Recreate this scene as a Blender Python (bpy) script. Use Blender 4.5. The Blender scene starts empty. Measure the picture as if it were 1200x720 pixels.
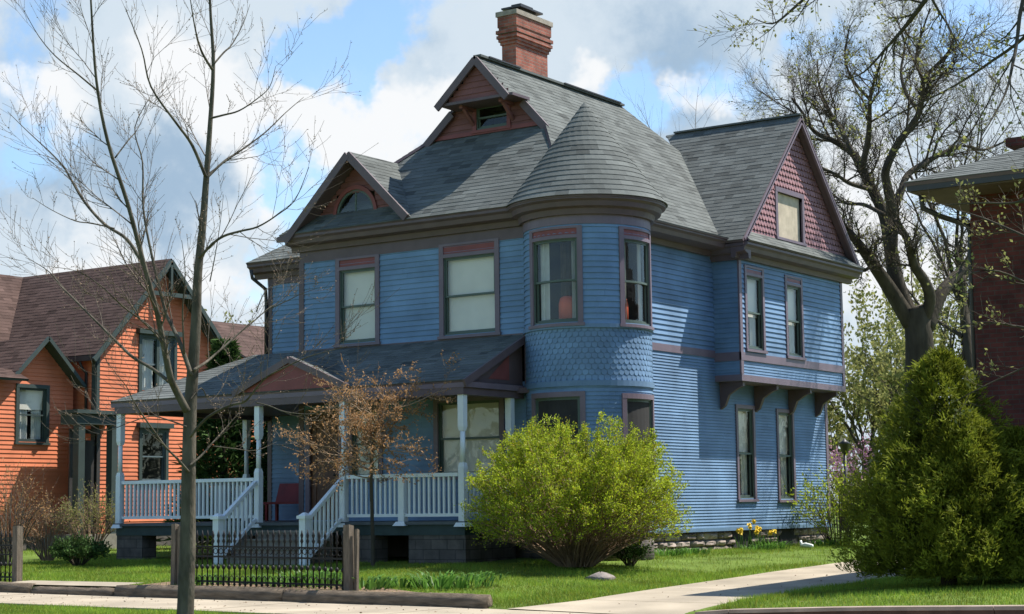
import bpy, math, random
import numpy as np
from mathutils import Matrix, Vector
D = bpy.data
scene = bpy.context.scene
COL = scene.collection
rad = math.radians
V = np.array
SUN = V([.33, .41, .85]); SUN /= np.linalg.norm(SUN)

# ------------------------------------------------------------------ camera
CAM = V([18.6, -28.85, 1.0]); FPX = 2057.17
R = V([[0.8224628, 0.07402165, 0.56398204], [0.56868513, -0.08550161, -0.81809944], [-0.0123357, 0.99358456, -0.11241691]])
cam = D.cameras.new('camera'); camo = D.objects.new('camera', cam); COL.objects.link(camo)
cam.sensor_width = 36; cam.lens = FPX / 1200 * 36; cam.clip_start = .5; cam.clip_end = 3000
m4 = np.eye(4); m4[:3, :3] = R; m4[:3, 3] = CAM
camo.matrix_world = Matrix(m4.tolist()); scene.camera = camo
def ray(px, py): return R @ V([px - 600., -(py - 360.), -FPX])
def at(px, py, dist): return CAM + ray(px, py) / FPX * dist          # a point at a real distance from the viewer
def hit(px, py, ax, val):
    d = ray(px, py); return CAM + d * (val - CAM[ax]) / d[ax]

# ------------------------------------------------------------------ materials
def mat(name, col, rough=.7, var=.25, scale=3., bump=0., bscale=60., tint=False, spec=.3, trans=0., stretch=None, metal=0.):
    m = D.materials.new(name); m.use_nodes = True; nt = m.node_tree; N = nt.nodes; L = nt.links
    b = N['Principled BSDF']; b.inputs['Roughness'].default_value = rough; b.inputs['Specular IOR Level'].default_value = spec
    b.inputs['Metallic'].default_value = metal
    tc = N.new('ShaderNodeTexCoord'); src = tc.outputs['Object']
    if stretch:
        mp = N.new('ShaderNodeMapping'); mp.inputs['Scale'].default_value = stretch; L.new(src, mp.inputs[0]); src = mp.outputs[0]
    n = N.new('ShaderNodeTexNoise'); n.inputs['Scale'].default_value = scale; n.inputs['Detail'].default_value = 6; L.new(src, n.inputs['Vector'])
    mr = N.new('ShaderNodeMapRange'); mr.inputs[1].default_value = .25; mr.inputs[2].default_value = .75
    mr.inputs[3].default_value = 1 - var; mr.inputs[4].default_value = 1 + var; L.new(n.outputs[0], mr.inputs[0])
    vm = N.new('ShaderNodeVectorMath'); vm.operation = 'SCALE'; vm.inputs[0].default_value = col; L.new(mr.outputs[0], vm.inputs['Scale'])
    out = vm.outputs[0]
    if tint:
        a = N.new('ShaderNodeAttribute'); a.attribute_name = 'tint'
        mu = N.new('ShaderNodeVectorMath'); mu.operation = 'MULTIPLY'; L.new(out, mu.inputs[0]); L.new(a.outputs['Color'], mu.inputs[1]); out = mu.outputs[0]
    L.new(out, b.inputs['Base Color'])
    if bump:
        n2 = N.new('ShaderNodeTexNoise'); n2.inputs['Scale'].default_value = bscale; n2.inputs['Detail'].default_value = 5; L.new(src, n2.inputs['Vector'])
        bp = N.new('ShaderNodeBump'); bp.inputs['Strength'].default_value = bump; bp.inputs['Distance'].default_value = .02
        L.new(n2.outputs[0], bp.inputs['Height']); L.new(bp.outputs[0], b.inputs['Normal'])
    if trans:
        t = N.new('ShaderNodeBsdfTranslucent'); L.new(out, t.inputs['Color'])
        mx = N.new('ShaderNodeMixShader'); mx.inputs[0].default_value = trans
        L.new(b.outputs[0], mx.inputs[1]); L.new(t.outputs[0], mx.inputs[2]); L.new(mx.outputs[0], N['Material Output'].inputs['Surface'])
    return m
def brick_mat(name, c1, c2, mortar, bw=.215, bh=.075):
    m = mat(name, c1, .85, .3, 2.); nt = m.node_tree; N = nt.nodes; L = nt.links; b = N['Principled BSDF']
    tc = N.new('ShaderNodeTexCoord'); g = N.new('ShaderNodeNewGeometry')
    sx = N.new('ShaderNodeSeparateXYZ'); L.new(tc.outputs['Object'], sx.inputs[0])
    ad = N.new('ShaderNodeMath'); L.new(sx.outputs[0], ad.inputs[0]); L.new(sx.outputs[1], ad.inputs[1])
    cb = N.new('ShaderNodeCombineXYZ'); L.new(ad.outputs[0], cb.inputs[0]); L.new(sx.outputs[2], cb.inputs[1])
    br = N.new('ShaderNodeTexBrick'); br.inputs['Scale'].default_value = 1; br.inputs['Brick Width'].default_value = bw
    br.inputs['Row Height'].default_value = bh; br.inputs['Mortar Size'].default_value = .008
    br.inputs['Color1'].default_value = (*c1, 1); br.inputs['Color2'].default_value = (*c2, 1); br.inputs['Mortar'].default_value = (*mortar, 1)
    L.new(cb.outputs[0], br.inputs['Vector'])
    n = N.new('ShaderNodeTexNoise'); n.inputs['Scale'].default_value = 4; n.inputs['Detail'].default_value = 8; L.new(tc.outputs['Object'], n.inputs['Vector'])
    mr = N.new('ShaderNodeMapRange'); mr.inputs[1].default_value = .3; mr.inputs[2].default_value = .7; mr.inputs[3].default_value = .65; mr.inputs[4].default_value = 1.3; L.new(n.outputs[0], mr.inputs[0])
    vm = N.new('ShaderNodeVectorMath'); vm.operation = 'SCALE'; L.new(br.outputs['Color'], vm.inputs[0]); L.new(mr.outputs[0], vm.inputs['Scale'])
    L.new(vm.outputs[0], b.inputs['Base Color'])
    bp = N.new('ShaderNodeBump'); bp.inputs['Strength'].default_value = .6; bp.inputs['Distance'].default_value = .01; bp.invert = True
    L.new(br.outputs['Fac'], bp.inputs['Height']); L.new(bp.outputs[0], b.inputs['Normal'])
    return m
def glass_mat(name, col=(.95, .965, .95), minr=.045):
    m = D.materials.new(name); m.use_nodes = True; nt = m.node_tree; N = nt.nodes; L = nt.links; N.remove(N['Principled BSDF'])
    g = N.new('ShaderNodeBsdfGlossy'); g.inputs['Roughness'].default_value = .02
    t = N.new('ShaderNodeBsdfTransparent'); t.inputs['Color'].default_value = (*col, 1)
    ge = N.new('ShaderNodeNewGeometry'); dt = N.new('ShaderNodeVectorMath'); dt.operation = 'DOT_PRODUCT'; L.new(ge.outputs['Normal'], dt.inputs[0]); L.new(ge.outputs['Incoming'], dt.inputs[1])
    ab = N.new('ShaderNodeMath'); ab.operation = 'ABSOLUTE'; L.new(dt.outputs['Value'], ab.inputs[0]); om = N.new('ShaderNodeMath'); om.operation = 'SUBTRACT'; om.inputs[0].default_value = 1; L.new(ab.outputs[0], om.inputs[1])
    fr = N.new('ShaderNodeMath'); fr.operation = 'POWER'; L.new(om.outputs[0], fr.inputs[0]); fr.inputs[1].default_value = 5
    tc = N.new('ShaderNodeTexCoord'); n = N.new('ShaderNodeTexNoise'); n.inputs['Scale'].default_value = 2.2; n.inputs['Detail'].default_value = 1
    L.new(tc.outputs['Object'], n.inputs['Vector']); bp = N.new('ShaderNodeBump'); bp.inputs['Strength'].default_value = .25; bp.inputs['Distance'].default_value = .03
    L.new(n.outputs[0], bp.inputs['Height']); L.new(bp.outputs[0], g.inputs['Normal'])
    mr = N.new('ShaderNodeMath'); mr.operation = 'MULTIPLY_ADD'; mr.inputs[1].default_value = .9; mr.inputs[2].default_value = minr; L.new(fr.outputs[0], mr.inputs[0])
    mx = N.new('ShaderNodeMixShader'); L.new(mr.outputs[0], mx.inputs[0]); L.new(t.outputs[0], mx.inputs[1]); L.new(g.outputs[0], mx.inputs[2])
    L.new(mx.outputs[0], N['Material Output'].inputs['Surface']); return m

M = {}
M['blue'] = mat('blue_paint', (.140, .230, .352), .55, .26, 1.4, tint=True)
M['blue_trim'] = mat('blue_trim_paint', (.128, .21, .32), .5, .1)
M['mauve'] = mat('mauve_trim_paint', (.165, .125, .150), .5, .12)
M['fascia'] = mat('plum_fascia_paint', (.118, .084, .090), .5, .15)
M['red'] = mat('red_panel_paint', (.21, .065, .062), .6, .15)
M['redshingle'] = mat('rose_shingle_paint', (.255, .135, .145), .7, .15, tint=True)
M['redwall'] = mat('brick_red_shingle_paint', (.19, .078, .072), .7, .15, tint=True)
M['sash'] = mat('green_sash_paint', (.082, .112, .094), .45, .1)
M['roof'] = mat('grey_roof_shingle', (.124, .132, .124), .95, .22, .9, .4, 90, True, spec=.1)
M['deck'] = mat('roof_deck', (.06, .055, .055), .9)
M['white'] = mat('pale_porch_paint', (.68, .715, .73), .5, .06, 4)
M['skirt'] = mat('dark_green_skirt_paint', (.03, .05, .05), .6)
M['floor'] = mat('porch_floor_paint', (.08, .09, .095), .6)
M['stair'] = mat('weathered_stair_wood', (.20, .18, .15), .85, .3, 6, .3)
M['stone'] = mat('fieldstone', (.275, .225, .19), .95, .45, 5, .8, 25, tint=True)
M['pier'] = brick_mat('dark_block_pier', (.115, .098, .085), (.085, .072, .064), (.05, .043, .038), .38, .19)
M['mortar'] = mat('mortar_backing', (.10, .085, .075), .95)
M['chim'] = brick_mat('chimney_brick', (.34, .115, .075), (.25, .075, .05), (.22, .16, .13))
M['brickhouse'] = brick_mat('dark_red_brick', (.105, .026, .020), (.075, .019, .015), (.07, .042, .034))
M['cap'] = mat('chimney_cap_stone', (.30, .26, .21), .9, .3, 6, .4)
M['iron'] = mat('black_iron', (.010, .009, .009), .6, .3, 8, spec=.3)
M['metal'] = mat('dark_metal', (.034, .030, .028), .5, .2, spec=.5)
M['blind'] = mat('cream_blind', (.64, .60, .53), .8, .05)
M['curtain'] = mat('white_curtain', (.66, .67, .64), .9, .1, 6, trans=.25)
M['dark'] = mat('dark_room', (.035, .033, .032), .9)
M['drape'] = mat('brown_drape', (.10, .075, .05), .9, .3, 8); M['lampred'] = mat('orange_red_shade', (.42, .07, .03), .7)
M['glass'] = glass_mat('window_glass')
M['orange'] = mat('orange_paint', (.60, .178, .082), .65, .2, 1.5, tint=True)
M['ogreen'] = mat('dark_green_trim', (.042, .058, .052), .55, .15)
M['oroof'] = mat('brown_roof_shingle', (.086, .056, .047), .95, .18, 1.5, .4, 90, True, spec=.1)
M['door'] = mat('brown_door_wood', (.12, .055, .03), .5, .3, 4, stretch=(6, 6, 1))
M['benchred'] = mat('dark_red_bench_paint', (.20, .018, .018), .5)
M['wood'] = mat('weathered_grey_wood', (.15, .12, .09), .9, .4, 5, .5, 30, stretch=(6, 6, 1))
M['timber'] = mat('weathered_timber', (.15, .115, .08), .95, .5, 4, .8, 25, stretch=(1, 6, 6))
M['concrete'] = mat('pale_concrete', (.33, .278, .205), .9, .32, .8, .25, 60)
M['kerb'] = mat('shaded_kerb_face', (.085, .05, .04), .9, .4, 3, .5, 40); M['kerbcap'] = mat('kerb_cap_concrete', (.30, .235, .19), .9, .3, 3, .4, 40)  # brown kerb face darker than its cap: its shade is put into the colour
M['ground'] = mat('lawn_soil', (.10, .145, .03), 1., .4, 1.2, .6, 30, spec=.05)
M['mulch'] = mat('bark_mulch', (.20, .14, .095), 1., .5, 14, 1., 40, spec=.05)
M['grass'] = mat('grass_blade', (.19, .29, .035), .6, .25, .6, tint=True, trans=.45, spec=.2)
M['bark'] = mat('grey_bark', (.095, .083, .064), .95, .55, 7, 1., 22, stretch=(1, 1, .35), spec=.1)
M['twig'] = mat('grey_twig_bark', (.105, .088, .07), .9, .3, 5, spec=.1)
M['darkbark'] = mat('dark_bark', (.066, .056, .042), .95, .4, 5, 1., 20, stretch=(1, 1, .3), spec=.1)
M['leafy'] = mat('yellow_green_leaf', (.33, .40, .026), .5, .2, 2, tint=True, trans=.5, spec=.25)
M['stemb'] = mat('brown_stem', (.25, .17, .105), .9, .3, 6)
M['bronze'] = mat('bronze_leaf', (.36, .20, .09), .6, .3, 3, tint=True, trans=.4, spec=.2)
M['everg'] = mat('golden_evergreen_spray', (.132, .150, .015), .7, .3, 1.2, tint=True, trans=.35, spec=.15)
M['cedar'] = mat('dark_evergreen_spray', (.05, .09, .024), .8, .3, 1.5, tint=True, trans=.2, spec=.1)
M['bud'] = mat('spring_bud', (.24, .24, .08), .7, .25, 2, tint=True, trans=.4, spec=.1)
M['pink'] = mat('pink_blossom', (.38, .20, .28), .8, .2, 2, tint=True, trans=.4, spec=.1)
M['yellow'] = mat('daffodil_yellow', (.80, .56, .03), .6, .1, tint=True, trans=.3)
M['lily'] = mat('strap_leaf', (.10, .21, .035), .5, .2, 2, tint=True, trans=.4)
M['plast'] = mat('white_plastic', (.75, .78, .74), .4, .05)
M['rock'] = mat('grey_rock', (.22, .19, .17), .95, .4, 6, .8, 20)

# ------------------------------------------------------------------ mesh building
class MB:
    def __init__(s): s.v = []; s.f = []; s.t = []; s.blk = []
    def face(s, pts, tint=1.):
        i = len(s.v); s.v.extend([tuple(p) for p in pts]); s.f.append(list(range(i, i + len(pts)))); s.t.append(tint)
    def quads(s, arr, tint): s.blk.append((np.asarray(arr, float), np.asarray(tint, float)))   # (n,k,3), (n,) or (n,3)
    def box(s, a, b, tint=1.):
        x0, y0, z0 = a; x1, y1, z1 = b
        s.hexa([(x0, y0, z0), (x1, y0, z0), (x1, y1, z0), (x0, y1, z0), (x0, y0, z1), (x1, y0, z1), (x1, y1, z1), (x0, y1, z1)], tint)
    def hexa(s, p, tint=1.):
        for q in ((0, 3, 2, 1), (4, 5, 6, 7), (0, 1, 5, 4), (1, 2, 6, 5), (2, 3, 7, 6), (3, 0, 4, 7)): s.face([p[k] for k in q], tint)
    def bar(s, a, b, w, h, up=(0, 0, 1)):            # square bar from a to b
        a = V(a, ); b = V(b); d = b - a; d = d / np.linalg.norm(d); u = np.cross(d, V(up, float)); 
        if np.linalg.norm(u) < 1e-6: u = np.cross(d, V([1., 0, 0]))
        u = u / np.linalg.norm(u) * w / 2; n = np.cross(u, d); n = n / np.linalg.norm(n) * h / 2
        s.hexa([a - u - n, a + u - n, b + u - n, b - u - n, a - u + n, a + u + n, b + u + n, b - u + n])
    def tube(s, pts, rs, k=5, tint=1., cap=True):
        pts = [V(p, ) for p in pts]; n = len(pts); base = len(s.v); ref = V([.3, .9, .2])
        for i in range(n):
            d = pts[min(i + 1, n - 1)] - pts[max(i - 1, 0)]; d = d / (np.linalg.norm(d) + 1e-9)
            u = np.cross(d, ref); 
            if np.linalg.norm(u) < .1: u = np.cross(d, V([1., 0, 0]))
            u /= np.linalg.norm(u); w = np.cross(d, u)
            for j in range(k):
                a = 2 * math.pi * j / k; s.v.append(tuple(pts[i] + rs[i] * (u * math.cos(a) + w * math.sin(a))))
        for i in range(n - 1):
            for j in range(k):
                a = base + i * k + j; b = base + i * k + (j + 1) % k; s.f.append([a, b, b + k, a + k]); s.t.append(tint)
        if cap:
            s.f.append([base + j for j in range(k)][::-1]); s.t.append(tint); s.f.append([base + (n - 1) * k + j for j in range(k)]); s.t.append(tint)
    def lathe(s, c, prof, k=12, tint=1.):            # prof: (r, z)
        base = len(s.v)
        for r, z in prof:
            for j in range(k):
                a = 2 * math.pi * (j + .5) / k; s.v.append((c[0] + r * math.cos(a), c[1] + r * math.sin(a), c[2] + z))
        for i in range(len(prof) - 1):
            for j in range(k):
                a = base + i * k + j; b = base + i * k + (j + 1) % k; s.f.append([a, b, b + k, a + k]); s.t.append(tint)
        s.f.append([base + j for j in range(k)][::-1]); s.t.append(tint)
        s.f.append([base + (len(prof) - 1) * k + j for j in range(k)]); s.t.append(tint)
    def mesh(s, name, m, off=(0, 0, 0), smooth=False):
        me = D.meshes.new(name); vs = [np.array(s.v, float).reshape(-1, 3)]; nv = len(s.v)
        li = [np.array([i for f in s.f for i in f], int)]; ct = [np.array([len(f) for f in s.f], int)]
        tl = [np.repeat(np.array(s.t, float).reshape(-1, 1), 3, 1) if s.t else np.zeros((0, 3))]
        for a, t in s.blk:
            n, k = a.shape[:2]; vs.append(a.reshape(-1, 3)); li.append(np.arange(n * k) + nv); ct.append(np.full(n, k)); nv += n * k
            if t.ndim == 0: t = np.full(n, float(t))
            tl.append(np.repeat(t.reshape(-1, 1), 3, 1) if t.ndim == 1 else t)
        vs = np.concatenate(vs) - V(off); li = np.concatenate(li); ct = np.concatenate(ct); tl = np.concatenate(tl)
        me.vertices.add(len(vs)); me.vertices.foreach_set('co', vs.ravel())
        me.loops.add(len(li)); me.loops.foreach_set('vertex_index', li)
        me.polygons.add(len(ct)); me.polygons.foreach_set('loop_start', np.concatenate([[0], np.cumsum(ct)[:-1]]))
        me.update(calc_edges=True); me.validate()
        if len(me.polygons) == len(tl):
            at_ = me.attributes.new('tint', 'FLOAT_COLOR', 'FACE'); at_.data.foreach_set('color', np.concatenate([tl, np.ones((len(tl), 1))], 1).ravel())
        if smooth: me.polygons.foreach_set('use_smooth', np.ones(len(me.polygons), bool))
        me.materials.append(m); return me

BASE = {}
def link(o, parent=None):
    COL.objects.link(o)
    if parent is not None: o.parent = parent; BASE[o] = BASE[parent]
    return o
def tag(o, label, cat, group=None, kind=None):
    if label: o['label'] = label
    if cat: o['category'] = cat
    if group: o['group'] = group
    if kind: o['kind'] = kind
    return o
def thing(name, label, cat, loc, group=None):
    o = D.objects.new(name, None); o.empty_display_size = .2; o.location = tuple(loc); COL.objects.link(o); BASE[o] = V(loc, float); return tag(o, label, cat, group)
def part(name, mb, m, parent, label=None, smooth=False):
    o = D.objects.new(name, mb.mesh(name, m, BASE[parent], smooth)); link(o, parent)
    if label: o['label'] = label
    return o
def solo(name, mb, m, loc, label=None, cat=None, group=None, kind=None, smooth=False):
    o = D.objects.new(name, mb.mesh(name, m, loc, smooth)); o.location = tuple(loc); COL.objects.link(o); BASE[o] = V(loc, float); return tag(o, label, cat, group, kind)
def inst(name, me, parent, loc):                       # a repeat of a part: own object, shared mesh; loc in world
    o = D.objects.new(name, me); o.location = tuple(V(loc, float) - BASE[parent]); COL.objects.link(o); o.parent = parent; return o

class Surf:                                            # wall frame: u along, z up, o outward
    def __init__(s, org, U, N): s.o = V(org, float); s.U = V(U, float); s.N = V(N, float); s.du = 1e9
    def P(s, u, z, o): return s.o + s.U * u + V([0, 0, z]) + s.N * o
class Cyl:
    def __init__(s, c, r): s.c = c; s.r = r; s.du = r * rad(6)
    def P(s, u, z, o): a = u / s.r; return V([s.c[0] + (s.r + o) * math.cos(a), s.c[1] + (s.r + o) * math.sin(a), z])
class Plane3:                                          # roof frame: origin, u, v (up slope), normal
    def __init__(s, org, U, Vv):
        s.o = V(org, float); s.U = V(U, float); s.U /= np.linalg.norm(s.U); s.V = V(Vv, float); s.V /= np.linalg.norm(s.V)
        s.N = np.cross(s.U, s.V)
        if s.N[2] < 0: s.N = -s.N
    def P(s, u, v, o): return s.o + s.U * u + s.V * v + s.N * o
    def uv(s, p): d = V(p, float) - s.o; return (d @ s.U, d @ s.V)
def sbox(mb, S, u0, u1, z0, z1, o0, o1, tint=1.):
    n = max(1, int(math.ceil((u1 - u0) / S.du)))
    for i in range(n):
        a = u0 + (u1 - u0) * i / n; b = u0 + (u1 - u0) * (i + 1) / n
        p = [S.P(a, z0, o0), S.P(b, z0, o0), S.P(b, z0, o1), S.P(a, z0, o1), S.P(a, z1, o0), S.P(b, z1, o0), S.P(b, z1, o1), S.P(a, z1, o1)]
        qs = [(0, 3, 2, 1), (4, 5, 6, 7), (2, 3, 7, 6), (0, 1, 5, 4)]
        if i == 0: qs.append((3, 0, 4, 7))
        if i == n - 1: qs.append((1, 2, 6, 5))
        for q in qs: mb.face([p[k] for k in q], tint)
def frame(mb, S, u0, u1, z0, z1, w, o0, o1, wb=None, wt=None):
    wb = w if wb is None else wb; wt = w if wt is None else wt
    sbox(mb, S, u0, u0 + w, z0, z1, o0, o1); sbox(mb, S, u1 - w, u1, z0, z1, o0, o1)
    if wb: sbox(mb, S, u0 + w, u1 - w, z0, z0 + wb, o0, o1)
    if wt: sbox(mb, S, u0 + w, u1 - w, z1 - wt, z1, o0, o1)
def siding(mb, S, u0, u1, z0, z1, ex, holes=(), rng=random, lap=.020, clip=None):
    nrow = int(math.ceil((z1 - z0) / ex - 1e-6))
    for i in range(nrow):
        a = z0 + i * ex; b = min(z1, a + ex)
        cuts = sorted({a, b, *[h for H in holes for h in (H[2], H[3]) if a < h < b]})
        tone = 1 + rng.uniform(-.05, .05); jo = [L_ for L_ in ([u0 + rng.uniform(.5, 4)] if u1 - u0 > 1.5 else [])]; 
        while jo and jo[-1] + 2.6 < u1: jo.append(jo[-1] + rng.uniform(2.4, 4.4))
        tj = [1 + rng.uniform(-.05, .05) for _ in range(len(jo) + 1)]
        for c, d in zip(cuts[:-1], cuts[1:]):
            L0, L1 = u0, u1
            if clip: L0, L1 = clip((c + d) / 2)
            if L1 <= L0: continue
            iv = [(L0, L1)]
            for H in holes:
                if H[2] < (c + d) / 2 < H[3]:
                    nv = []
                    for p, q in iv:
                        if H[1] <= p or H[0] >= q: nv.append((p, q)); continue
                        if H[0] > p: nv.append((p, H[0]))
                        if H[1] < q: nv.append((H[1], q))
                    iv = nv
            oc = lap * (1 - (c - a) / ex) + .003; od = lap * (1 - (d - a) / ex) + .003
            iv2 = []
            for p, q in iv:
                cs = [p] + [x for x in jo if p + .05 < x < q - .05] + [q]
                iv2 += [(x0 + (.002 if x0 != p else 0), x1) for x0, x1 in zip(cs[:-1], cs[1:])]
            for p, q in iv2:
                n = max(1, int(math.ceil((q - p) / S.du))); tone2 = tone * tj[sum(1 for x in jo if x <= p + .01)]
                for k in range(n):
                    s_ = p + (q - p) * k / n; e = p + (q - p) * (k + 1) / n
                    mb.face([S.P(s_, c, oc), S.P(e, c, oc), S.P(e, d, od), S.P(s_, d, od)], tone2)
                    if c == a: mb.face([S.P(s_, c, -.004), S.P(e, c, -.004), S.P(e, c, oc), S.P(s_, c, oc)], tone2)
def clip_poly(poly, cp):
    for i in range(len(cp)):
        a = cp[i]; b = cp[(i + 1) % len(cp)]; ex, ey = b[0] - a[0], b[1] - a[1]; out = []
        for j in range(len(poly)):
            p = poly[j]; q = poly[(j + 1) % len(poly)]
            sp = ex * (p[1] - a[1]) - ey * (p[0] - a[0]); sq = ex * (q[1] - a[1]) - ey * (q[0] - a[0])
            if sp >= 0: out.append(p)
            if sp * sq < 0: t = sp / (sp - sq); out.append((p[0] + t * (q[0] - p[0]), p[1] + t * (q[1] - p[1])))
        poly = out
        if len(poly) < 3: return []
    return poly
def ccw(p): 
    a = sum(p[i][0] * p[(i + 1) % len(p)][1] - p[(i + 1) % len(p)][0] * p[i][1] for i in range(len(p)))
    return list(p) if a > 0 else list(p)[::-1]
def tabs(mb, S, poly, ex, tw, rng, lo=.009, hi=.003, scallop=False, var=.09):
    poly = ccw(poly); us = [p[0] for p in poly]; vs = [p[1] for p in poly]
    v = min(vs); row = 0
    while v < max(vs):
        u = min(us) - tw * (((row % 2) * .5) if scallop else rng.random()); v1 = v + ex; rt = rng.uniform(-.03, .03)
        while u < max(us):
            w = tw * (1 if scallop else rng.choice([.7, 1, 1, 1.3])); g = .004 if scallop else 0
            if scallop: cell = [(u + w * .5, v), (u + w * .82, v + ex * .16), (u + w - g, v + ex * .5), (u + w - g, v1), (u + g, v1), (u + g, v + ex * .5), (u + w * .18, v + ex * .16)]
            else: cell = [(u, v), (u + w, v), (u + w, v1), (u, v1)]
            c = clip_poly(cell, poly)
            if len(c) >= 3:
                t = 1 + rt + rng.gauss(0, var) - (.25 if rng.random() < .12 and not scallop else 0); t = min(1.5, max(.55, t)); f = lambda q: hi + (lo - hi) * (v1 - q[1]) / ex
                lift = rng.uniform(0, .004)
                pts = [S.P(q[0], q[1], f(q) + lift) for q in c]; mb.face(pts, t)
                for k in range(len(c)):
                    a, b = c[k], c[(k + 1) % len(c)]
                    if (a[1] + b[1]) / 2 < v + ex * (.4 if scallop else .02): mb.face([S.P(a[0], a[1], -.01), S.P(b[0], b[1], -.01), pts[(k + 1) % len(c)], pts[k]], t)
            u += w
        v = v1; row += 1
def slab(mb, S, poly, t):                               # roof deck: solid under the shingles
    poly = ccw(poly); a = [S.P(p[0], p[1], 0) for p in poly]; b = [S.P(p[0], p[1], -t) for p in poly]; n = len(a)
    mb.face(a); mb.face(b[::-1])
    for i in range(n): mb.face([b[i], b[(i + 1) % n], a[(i + 1) % n], a[i]])
def roof_plane(name, root, pts, m, U, rng, t=.06, ex=.135, tw=.30, deckm=None):
    pts = [V(p, float) for p in pts]; o = pts[0]; U = V(U, float); U /= np.linalg.norm(U)
    n = np.cross(pts[1] - pts[0], pts[-1] - pts[0]); n /= np.linalg.norm(n); 
    if n[2] < 0: n = -n
    Vv = np.cross(n, U); 
    if Vv[2] < 0: Vv = -Vv
    S = Plane3(o, U, Vv); poly = [S.uv(p) for p in pts]
    mb = MB(); tabs(mb, S, poly, ex, tw, rng); ob = part(name, mb, m, root)
    d = MB(); slab(d, S, poly, t); part('roof_deck', d, deckm or M['fascia'], ob); return ob

def window(S, root, u0, u1, z0, z1, cw=.11, style='blind', head=0, sillw=.06, sash=None, casing=None, rng=random, ratio=.5, inner=True, hm=None):
    """double hung window in an opening of the wall S"""
    mb = MB(); sbox(mb, S, u0 - cw, u0, z0 - .02, z1, -.03, .045); sbox(mb, S, u1, u1 + cw, z0 - .02, z1, -.03, .045)
    top = z1 + cw + head
    if head:
        sbox(mb, S, u0 - cw, u1 + cw, z1, z1 + cw * .7, -.03, .045); sbox(mb, S, u0 - cw, u0, z1 + cw * .7, top, -.0, .045)
        sbox(mb, S, u1, u1 + cw, z1 + cw * .7, top, -.0, .045); sbox(mb, S, u0, u1, top - .05, top, 0, .045)
    else: sbox(mb, S, u0 - cw, u1 + cw, z1, top, -.03, .048)
    w = part('window', mb, casing or M['mauve'], root)
    if head:
        h = MB(); sbox(h, S, u0, u1, z1 + cw * .7, top - .05, 0, .022); part('header_panel', h, hm or M['red'], w)
    sl = MB(); sbox(sl, S, u0 - cw - .03, u1 + cw + .03, z0 - .02 - sillw, z0 - .02, -.03, .075); part('sill', sl, casing or M['mauve'], w)
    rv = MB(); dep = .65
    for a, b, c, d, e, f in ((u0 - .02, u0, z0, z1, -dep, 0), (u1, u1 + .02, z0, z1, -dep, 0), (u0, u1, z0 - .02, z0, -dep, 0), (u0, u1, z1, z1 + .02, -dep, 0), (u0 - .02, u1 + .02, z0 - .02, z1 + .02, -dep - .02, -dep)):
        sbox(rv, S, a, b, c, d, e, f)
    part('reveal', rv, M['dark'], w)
    if style == 'board':
        b = MB(); sbox(b, S, u0, u1, z0, z1, -.06, -.045); part('shutter_board', b, mat('tan_board', (.46, .39, .29), .85, .2, 5), w); return w
    sm = sash or M['sash']; zm = z0 + (z1 - z0) * ratio; sh = MB()
    frame(sh, S, u0, u1, z0, zm + .02, .055, -.075, -.045, .075, .04); frame(sh, S, u0, u1, zm - .02, z1, .055, -.045, -.012, .04, .055)
    frame(sh, S, u0, u1, z0, z1, .022, -.012, .012, .03, .02); part('sash', sh, sm, w)
    g = MB()
    for a, b, o in ((z0 + .07, zm - .02, -.062), (zm + .02, z1 - .05, -.03)):
        n = max(1, int(math.ceil((u1 - u0) / S.du)))
        for k in range(n):
            p = u0 + .05 + (u1 - u0 - .1) * k / n; q = u0 + .05 + (u1 - u0 - .1) * (k + 1) / n
            g.face([S.P(p, a, o), S.P(q, a, o), S.P(q, b, o), S.P(p, b, o)])
    part('pane', g, M['glass'], w)
    if style.startswith('blind'):
        b = MB(); lowz = z0 if style == 'blind' else z0 + (z1 - z0) * float(style[5:])
        sbox(b, S, u0 + .01, u1 - .01, lowz, z1, -.13, -.12)
        if style == 'blind': pass
        part('blind', b, M['blind'], w)
    if style in ('curtain', 'sheer') or (style.startswith('blind') and style != 'blind'):
        c = MB(); W = u1 - u0; spans = ((0, .25), (.84, 1)) if style == 'curtain' else ((0, .5), (.62, 1))
        for a, b2 in spans:
            n = 16
            for k in range(n):
                ua = u0 + W * (a + (b2 - a) * k / n); ub = u0 + W * (a + (b2 - a) * (k + 1) / n)
                oa = -.17 + .03 * math.sin(k * 1.9); ob = -.17 + .03 * math.sin((k + 1) * 1.9)
                c.face([S.P(ua, z0, oa), S.P(ub, z0, ob), S.P(ub, z1, ob), S.P(ua, z1, oa)])
        part('curtain', c, M['curtain'], w)
        if style == 'curtain':
            c = MB(); n = 26
            for k in range(n):
                ua = u0 + W * (.24 + .62 * k / n); ub = u0 + W * (.24 + .62 * (k + 1) / n); oa = -.52 + .03 * math.sin(k * 1.7); ob = -.52 + .03 * math.sin((k + 1) * 1.7)
                c.face([S.P(ua, z0, oa), S.P(ub, z0, ob), S.P(ub, z1, ob), S.P(ua, z1, oa)])
            part('drape', c, M['drape'], w)
    return w
rng = random.Random(7)
# ------------------------------------------------------------------ blue house
H = thing('blue_house', 'large blue painted house with round corner tower, plum trim and grey shingle roofs', 'house', (-3.4, 6, 0))
front = Surf((0, 0, 0), (1, 0, 0), (0, -1, 0)); side = Surf((0, 0, 0), (0, 1, 0), (1, 0, 0))
wing = Surf((0, 2.7, 0), (1, 0, 0), (0, -1, 0)); TC = (.1, .65); TR = 1.25; tower = Cyl(TC, TR)
bay = Surf((.65, 0, 0), (0, 1, 0), (1, 0, 0)); bayf = Surf((0, 6.13, 0), (1, 0, 0), (0, -1, 0))
UZ = .112; LZ = .066     # exposures of upper and lower boards
EAVE = 6.93
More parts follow.
